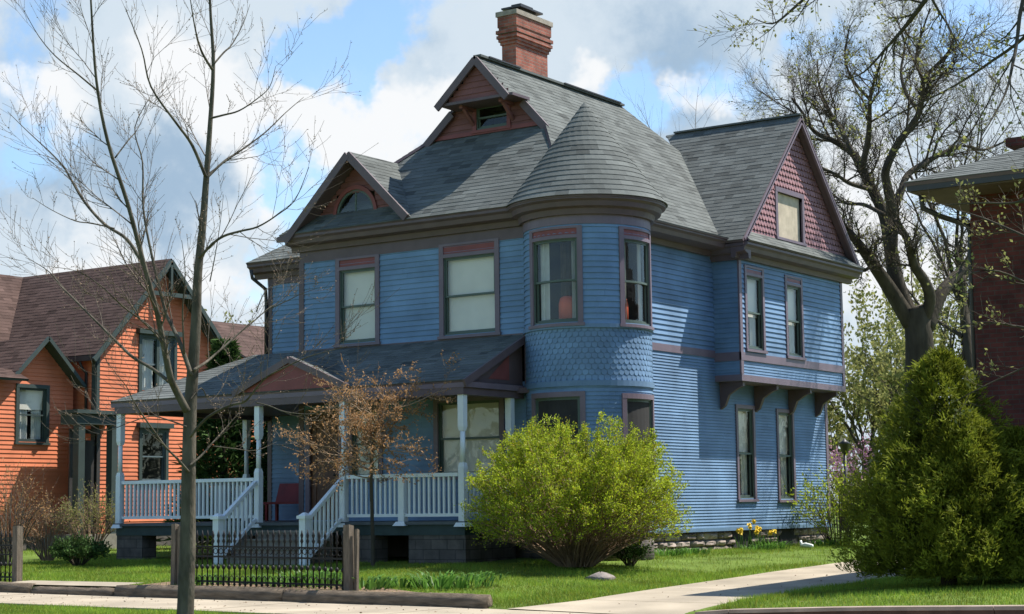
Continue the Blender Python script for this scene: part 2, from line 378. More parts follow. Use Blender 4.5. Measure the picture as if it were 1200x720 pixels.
# front wall
W1 = (-5.78, -4.79, 4.50, 6.08); W2 = (-2.98, -1.68, 4.50, 6.10)
fw = [W1, W2, (-3.15, -1.60, 1.62, 3.12), (-6.62, -5.82, .74, 3.0), (-5.44, -4.72, 1.62, 3.05)]
mb = MB(); siding(mb, front, -6.9, -.5, 4.42, 6.36, UZ, fw, rng); siding(mb, front, -6.9, -.5, .72, 3.45, UZ, fw, rng)
part('front_wall', mb, M['blue'], H)
mb = MB(); sbox(mb, front, -6.92, -.6, 6.34, 6.62, 0, .03); sbox(mb, front, -6.92, -.9, 4.28, 4.42, 0, .03)
sbox(mb, front, -6.94, -6.80, .72, 6.36, 0, .032)
part('frieze_board', mb, M['fascia'], H)
window(front, H, *W1, head=.16, rng=rng); window(front, H, *W2, head=.18, rng=rng)
window(front, H, *fw[2], style='blind', rng=rng); window(front, H, *fw[4], style='blind', rng=rng)
# front door
mb = MB(); frame(mb, front, -6.74, -5.70, .72, 3.12, .12, 0, .045, 0); d = part('door', mb, M['mauve'], H)
mb = MB(); sbox(mb, front, -6.62, -5.82, .74, 3.0, -.06, -.02); frame(mb, front, -6.55, -5.89, .85, 1.7, .08, -.02, -.005); frame(mb, front, -6.55, -5.89, 1.8, 2.9, .08, -.02, -.005); part('door_leaf', mb, M['door'], d)
mb = MB(); mb.lathe(front.P(-5.92, 1.70, .04), [(.005, -.03), (.03, -.015), (.03, .015), (.005, .03)], 8); part('door_handle', mb, M['metal'], d)
# side wall
sw = [(7.12, 7.88, 1.10, 3.15), (9.2, 9.96, 1.08, 3.13)]
mb = MB(); siding(mb, side, .8, 12.0, 4.38, 6.62, UZ, (), rng, lap=.026); siding(mb, side, .8, 12.0, .46, 4.24, LZ, sw, rng, lap=.020)
part('side_wall', mb, M['blue'], H)
mb = MB(); sbox(mb, side, .8, 6.1, 4.24, 4.40, 0, .034); part('belt_board', mb, M['mauve'], H); mb = MB(); sbox(mb, side, .8, 6.1, 6.55, 6.8, 0, .03); part('frieze_board', mb, M['mauve'], H); mb = MB(); sbox(mb, side, 11.87, 12.0, .46, 3.7, 0, .034); part('corner_board', mb, M['mauve'], H)
mb = MB(); sbox(mb, side, .8, 12.03, .38, .46, 0, .03); part('water_table', mb, M['blue_trim'], H)
for w_ in sw: window(side, H, *w_, cw=.09, style='blind0.52', rng=rng, ratio=.5)
# bay on the side
bw = [(6.46, 7.24, 4.45, 6.10), (8.52, 9.28, 4.42, 6.08)]
mb = MB(); siding(mb, bay, 6.13, 11.65, 4.34, 6.52, UZ, bw, rng, lap=.026); siding(mb, bay, 6.13, 11.65, 3.83, 4.16, LZ, (), rng, lap=.014)
siding(mb, bayf, 0, .65, 4.34, 6.52, UZ, (), rng); siding(mb, bayf, 0, .65, 3.83, 4.16, LZ, (), rng); part('bay_wall', mb, M['blue'], H)
mb = MB()
sbox(mb, bay, 6.10, 11.68, 4.16, 4.34, -.01, .04); sbox(mb, bayf, 0, .638, 4.15, 4.345, -.01, .03); sbox(mb, bay, 6.10, 11.68, 3.70, 3.84, -.65, .04)
sbox(mb, bay, 6.10, 6.22, 3.85, 6.5, -.01, .036); sbox(mb, bay, 11.56, 11.68, 3.85, 6.5, -.01, .036); sbox(mb, bay, 6.08, 11.70, 6.50, 6.72, -.01, .03)
part('bay_trim', mb, M['mauve'], H)
mb = MB(); mb.box((0, 11.6, 3.84), (.64, 11.66, 6.6)); part('bay_back_wall', mb, M['blue_trim'], H)
for w_ in bw: window(bay, H, *w_, cw=.09, style='blind0.45', head=.14, rng=rng, hm=M['redshingle'])
for y in (6.35, 8.05, 9.85, 11.35):
    mb = MB(); pr = [(0, 0), (.58, 0), (.58, -.10), (.45, -.14), (.22, -.28), (.12, -.52), (0, -.60)]
    a = [V([x + .02, y - .05, 3.69 + z]) for x, z in pr]; b = [p + V([0, .1, 0]) for p in a]
    mb.face(a); mb.face(b[::-1])
    for i in range(len(a)): mb.face([a[i], a[(i + 1) % len(a)], b[(i + 1) % len(a)], b[i]])
    part('bracket', mb, M['fascia'], H)
# tower: angles in u = angle * radius
deg = lambda a: rad(a) * TR
tw = [(deg(-114), deg(-66.5), 4.50, 6.13), (deg(-24), deg(16), 4.48, 6.12), (deg(-114), deg(-66), 1.3, 3.06), (deg(-24), deg(16), 1.3, 3.02)]
mb = MB(); siding(mb, tower, deg(-182), deg(62), 4.44, 6.42, UZ, tw, rng); siding(mb, tower, deg(-182), deg(62), .46, 3.30, LZ * 1.2, tw, rng, lap=.014)
part('tower_wall', mb, M['blue'], H)
mb = MB(); sbox(mb, tower, deg(-182), deg(62), 3.36, 4.40, -.01, .004, .9); tabs(mb, tower, [(deg(-182), 3.36), (deg(62), 3.36), (deg(62), 4.40), (deg(-182), 4.40)], .105, .12, rng, lo=.015, hi=.009, scallop=True, var=.05); part('scallop_shingles', mb, M['blue'], H)
mb = MB(); sbox(mb, tower, deg(-182), deg(62), 4.38, 4.46, 0, .05); part('tower_band', mb, M['blue_trim'], H); mb = MB(); sbox(mb, tower, deg(-182), deg(62), 3.26, 3.37, 0, .045); part('tower_band', mb, M['blue_trim'], H)
mb = MB(); sbox(mb, tower, deg(-182), deg(70), 6.40, 6.62, 0, .03); part('tower_frieze', mb, M['mauve'], H)
mb = MB(); sbox(mb, tower, deg(-182), deg(62), .46, 4.4, -.04, -.02); part('tower_lining', mb, M['dark'], H)
for i, w_ in enumerate(tw):
    w = window(tower, H, *w_, cw=.10, style='curtain', head=.14 if i < 2 else 0, rng=rng)
    if i < 2:
        mb = MB(); uc = w_[0] + (w_[1] - w_[0]) * (.66 if i == 0 else .2); c = tower.P(uc, w_[2] - .1, -.34)
        mb.lathe(c, [(.19, 0), (.19, .48), (.16, .60), (.10, .64)], 12); part('lampshade', mb, M['lampred'], w)
# cornices and eaves
def cornice(mb, S, u0, u1, zt, out):                    # crown moulding: stepped profile seen at the roof edge
    pr = [(0, -.33), (.10, -.33), (.13, -.22), (out - .10, -.19), (out - .07, -.10), (out, -.06), (out, 0), (0, 0)]
    n = max(1, int(math.ceil((u1 - u0) / S.du)))
    for k in range(n):
        a = u0 + (u1 - u0) * k / n; b = u0 + (u1 - u0) * (k + 1) / n
        for i in range(len(pr)):
            p, q = pr[i], pr[(i + 1) % len(pr)]
            mb.face([S.P(a, zt + p[1], p[0]), S.P(b, zt + p[1], p[0]), S.P(b, zt + q[1], q[0]), S.P(a, zt + q[1], q[0])])
        if k == 0: mb.face([S.P(a, zt + p[1], p[0]) for p in pr])
        if k == n - 1: mb.face([S.P(b, zt + p[1], p[0]) for p in pr][::-1])
mb = MB(); cornice(mb, front, -7.08, -1.0, EAVE - .02, .42); part('front_cornice', mb, M['fascia'], H)
mb = MB(); cornice(mb, tower, deg(-190), deg(64), EAVE - .02, .34); part('tower_cornice', mb, M['fascia'], H)
mb = MB(); cornice(mb, side, 1.6, 5.9, 6.85, .60); part('side_cornice', mb, M['fascia'], H)
mb = MB(); cornice(mb, bay, 5.80, 12.1, 6.76, .42); cornice(mb, Surf((0, 6.13, 0), (1, 0, 0), (0, -1, 0)), -.02, .98, 6.74, .36); part('bay_cornice', mb, M['fascia'], H)
# roofs.  side pitch k1, front hip pitch k2
RX = -2.95; RZ = 10.62; RE = 7.2; k1 = (RZ - EAVE) / (.35 - RX); kL = (RZ - EAVE) / (RX + 7.15); k2 = .945; YG = 1.80; ZG = EAVE + k2 * (YG + .45)
xR, xL = .35 - (ZG - EAVE) / k1, -7.15 + (ZG - EAVE) / kL; ZH = 9.70; xh = .95
tg_ = (ZG - EAVE) / (RZ - EAVE); YB = 11.3; yB = YB + (RE - YB) * tg_
rf = lambda *a, **k: roof_plane('roof', H, *a, **k)
rf([(-7.15, -.45, EAVE), (.35, -.45, EAVE), (xR, YG, ZG), (xL, YG, ZG)], M['roof'], (1, 0, 0), rng)
HY = 1.10; yr = YG - .10
for xe, xg_, s_ in ((.35, xR, 1), (-7.15, xL, -1)):
    kk = k1 if s_ > 0 else kL; xhh = RX + s_ * (RZ - ZH) / kk
    rf([(xe, -.45, EAVE), (xe, YB, EAVE), (xg_, yB, ZG), (xg_, yr, ZG)], M['roof'], (0, 1, 0), rng)
    rf([(xg_, yr, ZG), (xg_, yB, ZG), (RX, RE, RZ), (RX, yr, RZ)], M['roof'], (0, 1, 0), rng)
    rf([(xhh, HY, ZH), (xhh, yr, ZH), (RX, yr, RZ), (RX, HY, RZ)], M['roof'], (0, 1, 0), rng)
rf([(-7.15, YB, EAVE), (.35, YB, EAVE), (RX, RE, RZ)], M['roof'], (1, 0, 0), rng)
rf([(.64, .9, 6.855), (.64, 5.9, 6.855), (.335, 5.9, 6.96), (.335, .9, 6.96)], M['roof'], (0, 1, 0), rng, t=.03)
mb = MB(); mb.bar((RX, HY + .1, RZ + .02), (RX, RE, RZ + .02), .2, .05); part('ridge_cap', mb, M['roof'], H)
for y0, y1 in ((1.5, 2.7), (4.5, 7.0)):
    mb = MB(); mb.bar((RX + .03, y0, RZ + .04), (RX + .03, y1, RZ + .04), .2, .03); part('ridge_vent', mb, M['metal'], H)
# gablet under the hood
GW = Surf((0, YG, 0), (1, 0, 0), (0, -1, 0)); GH = Surf((0, HY + .14, 0), (1, 0, 0), (0, -1, 0))
def tri_clip(cx, hw, zb, zt): return lambda z: (cx - hw * (zt - z) / (zt - zb), cx + hw * (zt - z) / (zt - zb))
gwin = (-3.40, -2.58, 9.17, 9.68)
mb = MB(); siding(mb, GW, -6, 0, ZG - .1, ZH + .2, .13, [gwin], rng, clip=lambda z: (RX - (RZ - .06 - z) / kL, RX + (RZ - .06 - z) / k1)); siding(mb, GH, -6, 0, ZH, RZ, .13, (), rng, clip=tri_clip(RX, xh * .9, ZH, RZ - .08)); part('gable_wall', mb, M['redwall'], H)
mb = MB(); mb.box((RX - xh, HY + .05, ZH - .06), (RX + xh, YG, ZH)); part('hood_soffit', mb, M['fascia'], H)
mb = MB(); sbox(mb, GW, xL + .1, xR - .1, ZG, ZG + .09, 0, .05); part('gable_base_board', mb, M['red'], H)
window(GW, H, *gwin, cw=.09, style='none', ratio=.5, casing=M['red'], rng=rng)
for s_ in (-1, 1):
    mb = MB(); mb.bar((RX + s_ * .52, HY + .3, ZH - .09), (RX + s_ * .52, YG - .02, ZH - .42), .07, .07); mb.bar((RX + s_ * .52, HY + .2, ZH - .09), (RX + s_ * .52, YG - .02, ZH - .09), .08, .07); part('hood_bracket', mb, M['redwall'], H)
    def rake(p, q, w=.05, h=.24, m=M['fascia']):
        b_ = MB(); d_ = V([0, 0, -h / 2 - .02]); b_.bar(V(p, float) + d_, V(q, float) + d_, w, h); part('rake_board', b_, m, H)
    xe_ = RX + s_ * (RZ - ZH) / (k1 if s_ > 0 else kL); rake((xe_, HY + .02, ZH), (RX, HY + .02 + .001 * s_, RZ + .02), h=.16); rake((xR + .04 if s_ > 0 else xL - .04, yr - .01, ZG - .02), (xe_, yr - .01, ZH), h=.17)
# chimney
mb = MB(); x0, x1, y0, y1 = -3.46, -3.08, 2.88, 4.16
CZ = -.25; mb.box((x0, y0, 9.2), (x1, y1, 11.55 + CZ))
for i, (o, z0, z1) in enumerate(((.03, 11.55, 11.62), (.06, 11.62, 11.69), (.09, 11.69, 11.76), (.06, 11.76, 11.80), (.10, 11.80, 11.88), (.05, 11.88, 11.95), (.07, 11.95, 12.2))):
    mb.box((x0 - o, y0 - o, z0 + CZ), (x1 + o, y1 + o, z1 + CZ))
ch = part('chimney', mb, M['chim'], H)
mb = MB(); mb.box((x0 - .10, y0 - .10, 12.2 + CZ), (x1 + .10, y1 + .10, 12.31 + CZ)); part('chimney_cap', mb, M['cap'], ch)
mb = MB(); z_ = 12.31 + CZ; mb.box((x0 + .02, y0 + .25, z_), (x1 - .02, y0 + .85, z_ + .1)); mb.box((x0 - .08, y0 + .1, z_ + .1), (x1 + .08, y0 + 1.0, z_ + .14)); mb.box((x0 + .06, y0 + .3, z_ + .14), (x1 - .06, y0 + .8, z_ + .24)); part('flue_cover', mb, M['metal'], ch)
mb = MB(); mb.box((x0 - .05, y0 - .05, 10.0), (x1 + .03, y1 + .05, 10.62)); part('chimney_flashing', mb, M['chim'], ch)
# tower cone
mb = MB(); AP = 9.08; RB = 1.62; z = EAVE - .01; nrow = 19; Lz = (AP - z) / nrow
for i in range(nrow):
    r0 = RB * (1 - i / nrow); r1 = RB * (1 - (i + 1) / nrow)
    n = max(8, int(2 * math.pi * r0 / .28)); ph = rng.random()
    for j in range(n):
        a0 = 2 * math.pi * (j + ph) / n; a1 = a0 + 2 * math.pi / n; am = (a0 + a1) / 2; t = min(1.4, max(.6, 1 + rng.gauss(0, .09) - (.2 if rng.random() < .12 else 0))); e = .018
        f = lambda r, a, zz: (TC[0] + r * math.cos(a), TC[1] + r * math.sin(a), zz)
        B = [f(r0 + e, a, z + i * Lz) for a in (a0, am, a1)]; T = [f(max(r1, .001) + .004, a, z + (i + 1) * Lz) for a in (a1, am, a0)]; I = [f(r0 - .02, a, z + i * Lz) for a in (a0, am, a1)]
        mb.face([B[0], B[1], T[1], T[2]], t); mb.face([B[1], B[2], T[0], T[1]], t); mb.face([I[0], I[1], B[1], B[0]], t); mb.face([I[1], I[2], B[2], B[1]], t)
part('tower_roof', mb, M['roof'], H)
mb = MB(); mb.lathe((TC[0], TC[1], 0), [(RB - .02, EAVE - .06), (RB - .02, EAVE - .015), (.1, AP - .15)], 32); part('tower_roof_deck', mb, M['fascia'], H)
# cross gable roof over the bay
BY = 8.95; BZ = 10.16; EX = 1.0
rf([(EX, 5.70, 6.795), (EX, BY, BZ), (-2.7, BY, BZ), (.30, 5.70, 6.795)], M['roof'], (1, 0, 0), rng)
rf([(EX, 12.20, 6.795), (EX, BY, BZ), (-2.7, BY, BZ), (.30, 12.20, 6.795)], M['roof'], (1, 0, 0), rng)
mb = MB(); mb.bar((EX, BY, BZ + .03), (-2.45, BY, BZ + .03), .16, .04); part('ridge_cap', mb, M['roof'], H)
rf([(1.12, 5.80, 6.78), (1.12, 12.1, 6.78), (.72, 11.75, 7.12), (.72, 6.15, 7.12)], M['roof'], (0, 1, 0), rng, t=.03)
bg = Surf((.74, 0, 0), (0, 1, 0), (1, 0, 0)); bgw = (7.98, 9.30, 7.16, 8.22)
mb = MB()
def holed_tri():                                        # gable triangle around its window, in convex pieces
    h = 2.95; top = BZ - .14; zb = 7.02; k = h / (top - zb); L = lambda z: BY - k * (top - z); Rr = lambda z: BY + k * (top - z)
    a, b, c, d = bgw
    return [[(L(zb), zb), (Rr(zb), zb), (Rr(c), c), (L(c), c)], [(L(c), c), (a, c), (a, d), (L(d), d)], [(b, c), (Rr(c), c), (Rr(d), d), (b, d)], [(L(d), d), (Rr(d), d), (BY, top)]]
for p in holed_tri(): tabs(mb, bg, p, .14, .15, rng, lo=.035, hi=.006, scallop=True, var=.07)
part('bay_gable_wall', mb, M['redshingle'], H)
mb = MB(); mb.face([bg.P(BY - 2.95, 7.0, -.62), bg.P(BY + 2.95, 7.0, -.62), bg.P(BY, BZ - .1, -.62)]); part('gable_backing', mb, M['redshingle'], H)
w = window(bg, H, *bgw, cw=.11, style='board', rng=rng)
for s_ in (-1, 1):
    b_ = MB(); p = V([EX - .02, BY + s_ * 3.12, 6.80]); q = V([EX - .02, BY, BZ - .12]); b_.bar(p, q, .06, .12); part('rake_board', b_, M['mauve'], H)
    b_ = MB(); p = V([.90, BY + s_ * 3.0, 6.90]); q = V([.90, BY, BZ - .10]); b_.bar(p, q, .22, .03); part('gable_soffit', b_, M['fascia'], H)
# front left gable
GX = -5.2; GZ = 8.56; gk = (GZ - 6.98) / 1.66; yb = (GZ - EAVE) / k2 - .40
for s_ in (-1, 1):
    rf([(GX + s_ * 1.70, -.42, GZ - 1.70 * gk), (GX, -.42, GZ), (GX, yb, GZ), (GX + s_ * 1.70, -.40, GZ - 1.70 * gk)], M['roof'], (0, 1, 0), rng)
    b_ = MB(); b_.bar((GX + s_ * (1.58 if s_ > 0 else 1.78), -.45, GZ - (1.58 if s_ > 0 else 1.78) * gk - .09), (GX, -.45 + .002 * s_, GZ - .07), .05, .17); part('rake_board', b_, M['fascia'], H)
    b_ = MB(); b_.bar((GX + s_ * 1.5, -.22, GZ - 1.5 * gk - .10), (GX, -.22 + .002 * s_, GZ - .07), .40, .03); part('gable_soffit', b_, M['fascia'], H)
b_ = MB(); b_.bar((GX - 1.74, -.45, GZ - 1.74 * gk - .08), (GX - 2.0, -.45, 6.83), .05, .10); part('rake_board', b_, M['fascia'], H)
rf([(GX - 2.02, -.46, 6.88), (GX - 1.70, -.46, 6.97), (GX - 1.70, .8, 6.97), (GX - 2.02, .8, 6.88)], M['roof'], (0, 1, 0), rng)
rf([(GX - 1.75, -.44, 6.95), (GX + 1.7, -.44, 6.95), (GX + 1.55, .02, 7.20), (GX - 1.6, .02, 7.20)], M['roof'], (1, 0, 0), rng, t=.02)
fg = Surf((0, -.01, 0), (1, 0, 0), (0, -1, 0)); AX, AZ, AR = -5.33, 7.24, .53
mb = MB(); zt = GZ - .10; siding(mb, fg, -8, 0, 7.16, zt, .12, [(AX - AR, AX + AR, 7.26, 7.26 + AR * .9)], rng, clip=tri_clip(GX, (zt - 7.16) / gk, 7.16, zt)); part('gable_wall', mb, M['redwall'], H)
def arch(mb, r0, r1, o0, o1, n=20):
    for k in range(n):
        a, b = math.pi * k / n, math.pi * (k + 1) / n; g = lambda r, t, o: fg.P(AX + r * math.cos(t), AZ + r * 1.08 * math.sin(t), o)
        mb.face([g(r0, a, o1), g(r1, a, o1), g(r1, b, o1), g(r0, b, o1)]); mb.face([g(r1, a, o0), g(r1, b, o0), g(r1, b, o1), g(r1, a, o1)]); mb.face([g(r0, a, o0), g(r0, b, o0), g(r0, b, o1), g(r0, a, o1)])
mb = MB(); arch(mb, AR, AR + .085, 0, .05); sbox(mb, fg, AX - AR - .18, AX + AR + .18, AZ - .06, AZ, 0, .08); w = part('arched_window', mb, M['red'], H)
mb = MB(); arch(mb, AR - .05, AR, -.03, .02); sbox(mb, fg, AX - AR, AX + AR, AZ, AZ + .05, -.03, .02); sbox(mb, fg, AX - .02, AX + .02, AZ + .05, AZ + AR, -.02, .01); part('sash', mb, M['sash'], w)
mb = MB(); mb.face([fg.P(AX + (AR - .03) * math.cos(math.pi * k / 20), AZ + (AR - .03) * 1.08 * math.sin(math.pi * k / 20), .004) for k in range(21)]); part('pane', mb, M['glass'], w)
mb = MB(); mb.face([fg.P(AX + (AR + .1) * math.cos(math.pi * k / 20), AZ + (AR + .1) * 1.08 * math.sin(math.pi * k / 20), -.25) for k in range(21)]); part('reveal', mb, M['dark'], w)
# left wing
mb = MB(); siding(mb, wing, -10.3, -6.9, .72, 6.5, UZ, (), rng); siding(mb, Surf((-10.3, 0, 0), (0, -1, 0), (-1, 0, 0)), -9, -2.7, .4, 6.5, UZ, (), rng); siding(mb, Surf((-6.9, 0, 0), (0, -1, 0), (-1, 0, 0)), -2.7, 0, .4, 6.5, UZ, (), rng); part('wing_wall', mb, M['blue'], H)
mb = MB(); sbox(mb, wing, -10.33, -10.2, .72, 6.5, 0, .03); sbox(mb, wing, -10.33, -6.9, 6.4, 6.66, 0, .035); cornice(mb, wing, -10.7, -6.9, EAVE - .04, .38); part('wing_trim', mb, M['fascia'], H)
rf([(-10.7, 2.28, EAVE), (-6.6, 2.28, EAVE), (-6.6, 4.8, EAVE + 1.75), (-8.2, 4.8, EAVE + 1.75)], M['roof'], (1, 0, 0), rng)
rf([(-10.7, 2.28, EAVE), (-8.2, 4.8, EAVE + 1.75), (-8.2, 6.2, EAVE + 1.75), (-10.7, 8.7, EAVE)], M['roof'], (0, 1, 0), rng)
rf([(-10.7, 8.7, EAVE), (-8.2, 6.2, EAVE + 1.75), (-6.0, 6.2, EAVE + 1.75), (-6.0, 8.7, EAVE)], M['roof'], (1, 0, 0), rng)
mb = MB(); mb.tube([(-10.5, 2.25, 6.75), (-10.5, 2.3, 6.55), (-10.36, 2.62, 6.30), (-10.36, 2.64, 6.0), (-10.36, 2.64, 4.4)], [.045] * 5, 8); part('downspout', mb, M['metal'], H)
mb = MB(); mb.tube([(.55, 1.75, 6.72), (.45, 2.0, 6.5), (.09, 2.1, 6.3), (.07, 2.1, 5.2)], [.04] * 4, 8); part('downspout', mb, M['metal'], H)
# back and hidden walls
mb = MB(); mb.box((-6.88, 11.9, .2), (-.03, 11.98, 6.9)); mb.box((-10.28, 8.9, .2), (-6.9, 9, 6.9)); mb.box((-6.9, 9, .2), (-6.84, 11.9, 6.9)); part('back_wall', mb, M['blue_trim'], H)
mb = MB(); mb.box((-6.85, .55, .3), (-.55, 11.9, .4)); mb.box((-6.85, .55, 6.8), (-.55, 11.9, 6.85)); mb.box((-.62, .55, .4), (-.56, 11.9, 6.8)); mb.box((-6.85, .55, .4), (-.62, .61, 6.8)); part('inner_lining', mb, M['dark'], H)
# foundation
mb = MB(); mb.box((-.25, .9, -.3), (-.10, 12.0, .40)); mb.box((-6.9, .05, -.2), (-.5, .12, .72)); mb.box((-10.25, 2.75, -.2), (-6.9, 2.85, .72)); fd = part('foundation', mb, M['mortar'], H)
mb = MB()
def stone_wall(mb, S, u0, u1, z0, z1, holes):
    z = z0
    while z < z1 - .02:
        h = min(rng.uniform(.14, .30), z1 - z); u = u0 - rng.random() * .2
        if z1 - z - h < .08: h = z1 - z
        while u < u1:
            w = rng.uniform(.2, .75); a, b = max(u, u0), min(u + w, u1)
            if b - a > .06 and not any(q[0] < (a + b) / 2 < q[1] for q in holes):
                t = rng.uniform(.65, 1.25); g = .012; n = 4; gr = {}
                ph = [rng.uniform(0, 6) for _ in range(3)]
                for i in range(n + 1):
                    for j in range(n + 1):
                        x, y = i / n, j / n; e = min(x, 1 - x, y, 1 - y) * 4; e = min(1, e)
                        gr[i, j] = S.P(a + g + (b - a - 2 * g) * x + rng.uniform(-.008, .008), z + g + (h - 2 * g) * y + rng.uniform(-.008, .008), -.02 + .055 * e ** .4 + e * rng.uniform(-.028, .028))
                for i in range(n):
                    for j in range(n): mb.face([gr[i, j], gr[i + 1, j], gr[i + 1, j + 1], gr[i, j + 1]], t * rng.uniform(.9, 1.1))
            u += w
        z += h
stone_wall(mb, Surf((-.06, 0, 0), (0, 1, 0), (1, 0, 0)), 1.0, 12.0, -.25, .38, [(6.9, 7.9), (9.3, 10.2)]); part('fieldstone_facing', mb, M['stone'], fd)
for a, b in ((6.9, 7.9), (9.3, 10.2)): mb = MB(); sbox(mb, side, a, b, -.25, .36, -.09, -.07); part('cellar_window', mb, M['dark'], fd)
mb = MB(); mb.lathe((TC[0], TC[1], -.25), [(TR - .03, 0), (TR - .03, .71)], 28); part('tower_foundation', mb, M['pier'], fd)
# ------------------------------------------------------------------ porch
PX0, PX1, PY, PF = -10.34, -1.06, -2.03, .72
mb = MB(); mb.box((PX0 - .1, PY - .1, PF - .06), (PX1 + .1, -.02, PF)); mb.box((PX0 - .1, -.02, PF - .06), (-6.92, 2.68, PF)); part('porch_floor', mb, M['floor'], H)
mb = MB(); mb.box((PX0 - .06, PY - .04, .46), (PX1 + .06, PY, PF - .06)); mb.box((PX1 + .02, PY, .46), (PX1 + .06, -.3, PF - .06)); mb.box((PX0 - .06, PY, .46), (PX0 - .02, 2.7, PF - .06)); part('porch_skirt', mb, M['skirt'], H)
for x0, x1 in ((-10.4, -9.62), (-7.0, -6.5), (-3.75, -3.2), (-2.35, -1.0)):
    mb = MB(); n = 3
    mb.box((x0, PY - .02, -.25), (x1, PY + .4, .46)); part('porch_pier', mb, M['pier'], H)
mb = MB(); mb.box((-1.35, PY + .4, -.2), (-1.06, -.3, .46)); part('porch_pier', mb, M['pier'], H)
def post_mesh(zb, foot=True):
    mb = MB(); w = lambda a, z0, z1: mb.box((-a, -a, z0), (a, a, z1))
    def fr(a, b, z0, z1): mb.hexa([(-a, -a, z0), (a, -a, z0), (a, a, z0), (-a, a, z0), (-b, -b, z1), (b, -b, z1), (b, b, z1), (-b, b, z1)])
    if foot: fr(.135, .09, zb - .10, zb)
    w(.066, zb, zb + 1.02); fr(.066, .05, zb + 1.02, zb + 1.10)
    mb.lathe((0, 0, 0), [(.054, zb + 1.10), (.050, zb + 1.72)], 8); fr(.05, .066, zb + 1.70, zb + 1.78); w(.066, zb + 1.78, zb + 2.39); return mb.mesh('porch_post', M['white'])
pm = post_mesh(PF)
for x, y in ((PX0, PY), (-6.26, PY), (-3.98, PY), (PX1, PY), (PX1, -.45), (PX0, 1.95)): inst('porch_post', pm, H, (x, y, 0))
mb = MB(); mb.box((-.07, -.07, PF), (.07, .07, PF + .86)); mb.hexa([(-.15, -.15, PF - .08), (.15, -.15, PF - .08), (.15, .15, PF - .08), (-.15, .15, PF - .08), (-.1, -.1, PF), (.1, -.1, PF), (.1, .1, PF), (-.1, .1, PF)]); sm_ = mb.mesh('rail_post', M['white'])
for x in (-2.50, -8.2): inst('rail_post', sm_, H, (x, PY, 0))
mb = MB(); mb.box((-.02, -.02, 0), (.02, .02, .72)); bal = mb.mesh('baluster', M['white'])
def railing(p, q, z0, z1, sp=.118):
    p = V(p, float); q = V(q, float); L_ = np.linalg.norm(q - p); mb = MB(); mb.bar((*p, z0 + .88), (*q, z1 + .88), .09, .07); mb.bar((*p, z0 + .12), (*q, z1 + .12), .06, .06)
    r_ = part('porch_railing', mb, M['white'], H); n = int(L_ / sp)
    for i in range(1, n):
        c = p + (q - p) * i / n; inst('baluster', bal, r_, (c[0], c[1], z0 + (z1 - z0) * i / n + .14))
railing((PX0 + .09, PY), (-6.36, PY), PF, PF); railing((-3.88, PY), (PX1 - .09, PY), PF, PF); railing((PX1, PY + .1), (PX1, -.54), PF, PF); railing((PX0, PY + .1), (PX0, 1.86), PF, PF)
NY = -3.2
for x in (-6.26, -3.98):
    mb = MB(); mb.box((x - .075, NY - .075, -.2), (x + .075, NY + .075, .80)); mb.box((x - .11, NY - .11, .80), (x + .11, NY + .11, .86)); mb.hexa([(x - .09, NY - .09, .86), (x + .09, NY - .09, .86), (x + .09, NY + .09, .86), (x - .09, NY + .09, .86), (x - .02, NY - .02, .92), (x + .02, NY - .02, .92), (x + .02, NY + .02, .92), (x - .02, NY + .02, .92)]); part('newel_post', mb, M['white'], H)
    railing((x, NY + .07), (x, PY - .09), -.10, PF - .06, .125)
mb = MB()
for i in range(4):
    z1 = -.1 + (i + 1) * .165; y0 = NY + .12 + i * .28
    mb.box((-6.16, y0 - .03, z1 - .04), (-4.08, y0 + .28, z1)); mb.box((-6.14, y0, -.25), (-4.10, y0 + .02, z1 - .04))
part('porch_steps', mb, M['stair'], H)
# porch roof
PE = 3.37; ey = PY - .13; k3 = (4.4 - PE) / -ey
rf([(PX0 - .2, ey, PE), (PX1 + .16, ey, PE), (PX1 + .16, -.0, 4.4), (PX0 - .2 + 2.25, 0, 4.4)], M['roof'], (1, 0, 0), rng, t=.05)
rf([(PX0 - .2, 2.7, PE), (PX0 - .2, ey, PE), (PX0 - .2 + 2.25, 0, 4.4), (PX0 - .2 + 2.25, 2.7, 4.4)], M['roof'], (0, 1, 0), rng, t=.05)
mb = MB(); mb.box((PX0 + 2.05, .02, 4.30), (-6.9, 2.68, 4.36)); part('porch_roof_flat', mb, M['deck'], H)
mb = MB(); mb.box((PX0 - .16, ey + .02, PE - .13), (PX1 + .12, ey + .06, PE - .02)); mb.box((PX1 + .12, ey + .02, PE - .13), (PX1 + .15, -.02, PE - .02)); mb.box((PX0 - .2, ey + .02, PE - .13), (PX0 - .16, 2.66, PE - .02)); part('porch_fascia', mb, M['mauve'], H)
mb = MB(); mb.box((PX0 - .1, PY - .1, 3.10), (PX1 + .1, PY + .1, PE - .13)); mb.box((PX1 - .1, PY + .1, 3.10), (PX1 + .1, -.1, PE - .13)); mb.box((PX0 - .1, PY + .1, 3.10), (PX0 + .1, 2.66, PE - .13)); part('porch_beam', mb, M['fascia'], H)
mb = MB(); mb.box((PX0, PY, 3.2), (PX1, -.02, 3.23)); mb.box((PX0, -.02, 3.2), (-6.92, 2.66, 3.23)); part('porch_ceiling', mb, M['fascia'], H)
mb = MB(); mb.face([(PX1 + .02, ey + .2, PE), (PX1 + .02, -.02, PE), (PX1 + .02, -.02, 4.3)]); part('porch_gable_end', mb, M['fascia'], H)
mb = MB(); mb.face([(PX1 + .03, ey + .95, PE + .08), (PX1 + .03, -.5, PE + .08), (PX1 + .03, -.5, PE + .58)]); part('porch_end_panel', mb, M['red'], H)
mb = MB(); mb.bar((PX1 + .16, ey - .02, PE - .06), (PX1 + .16, .0, 4.34), .05, .14); part('rake_board', mb, M['fascia'], H)
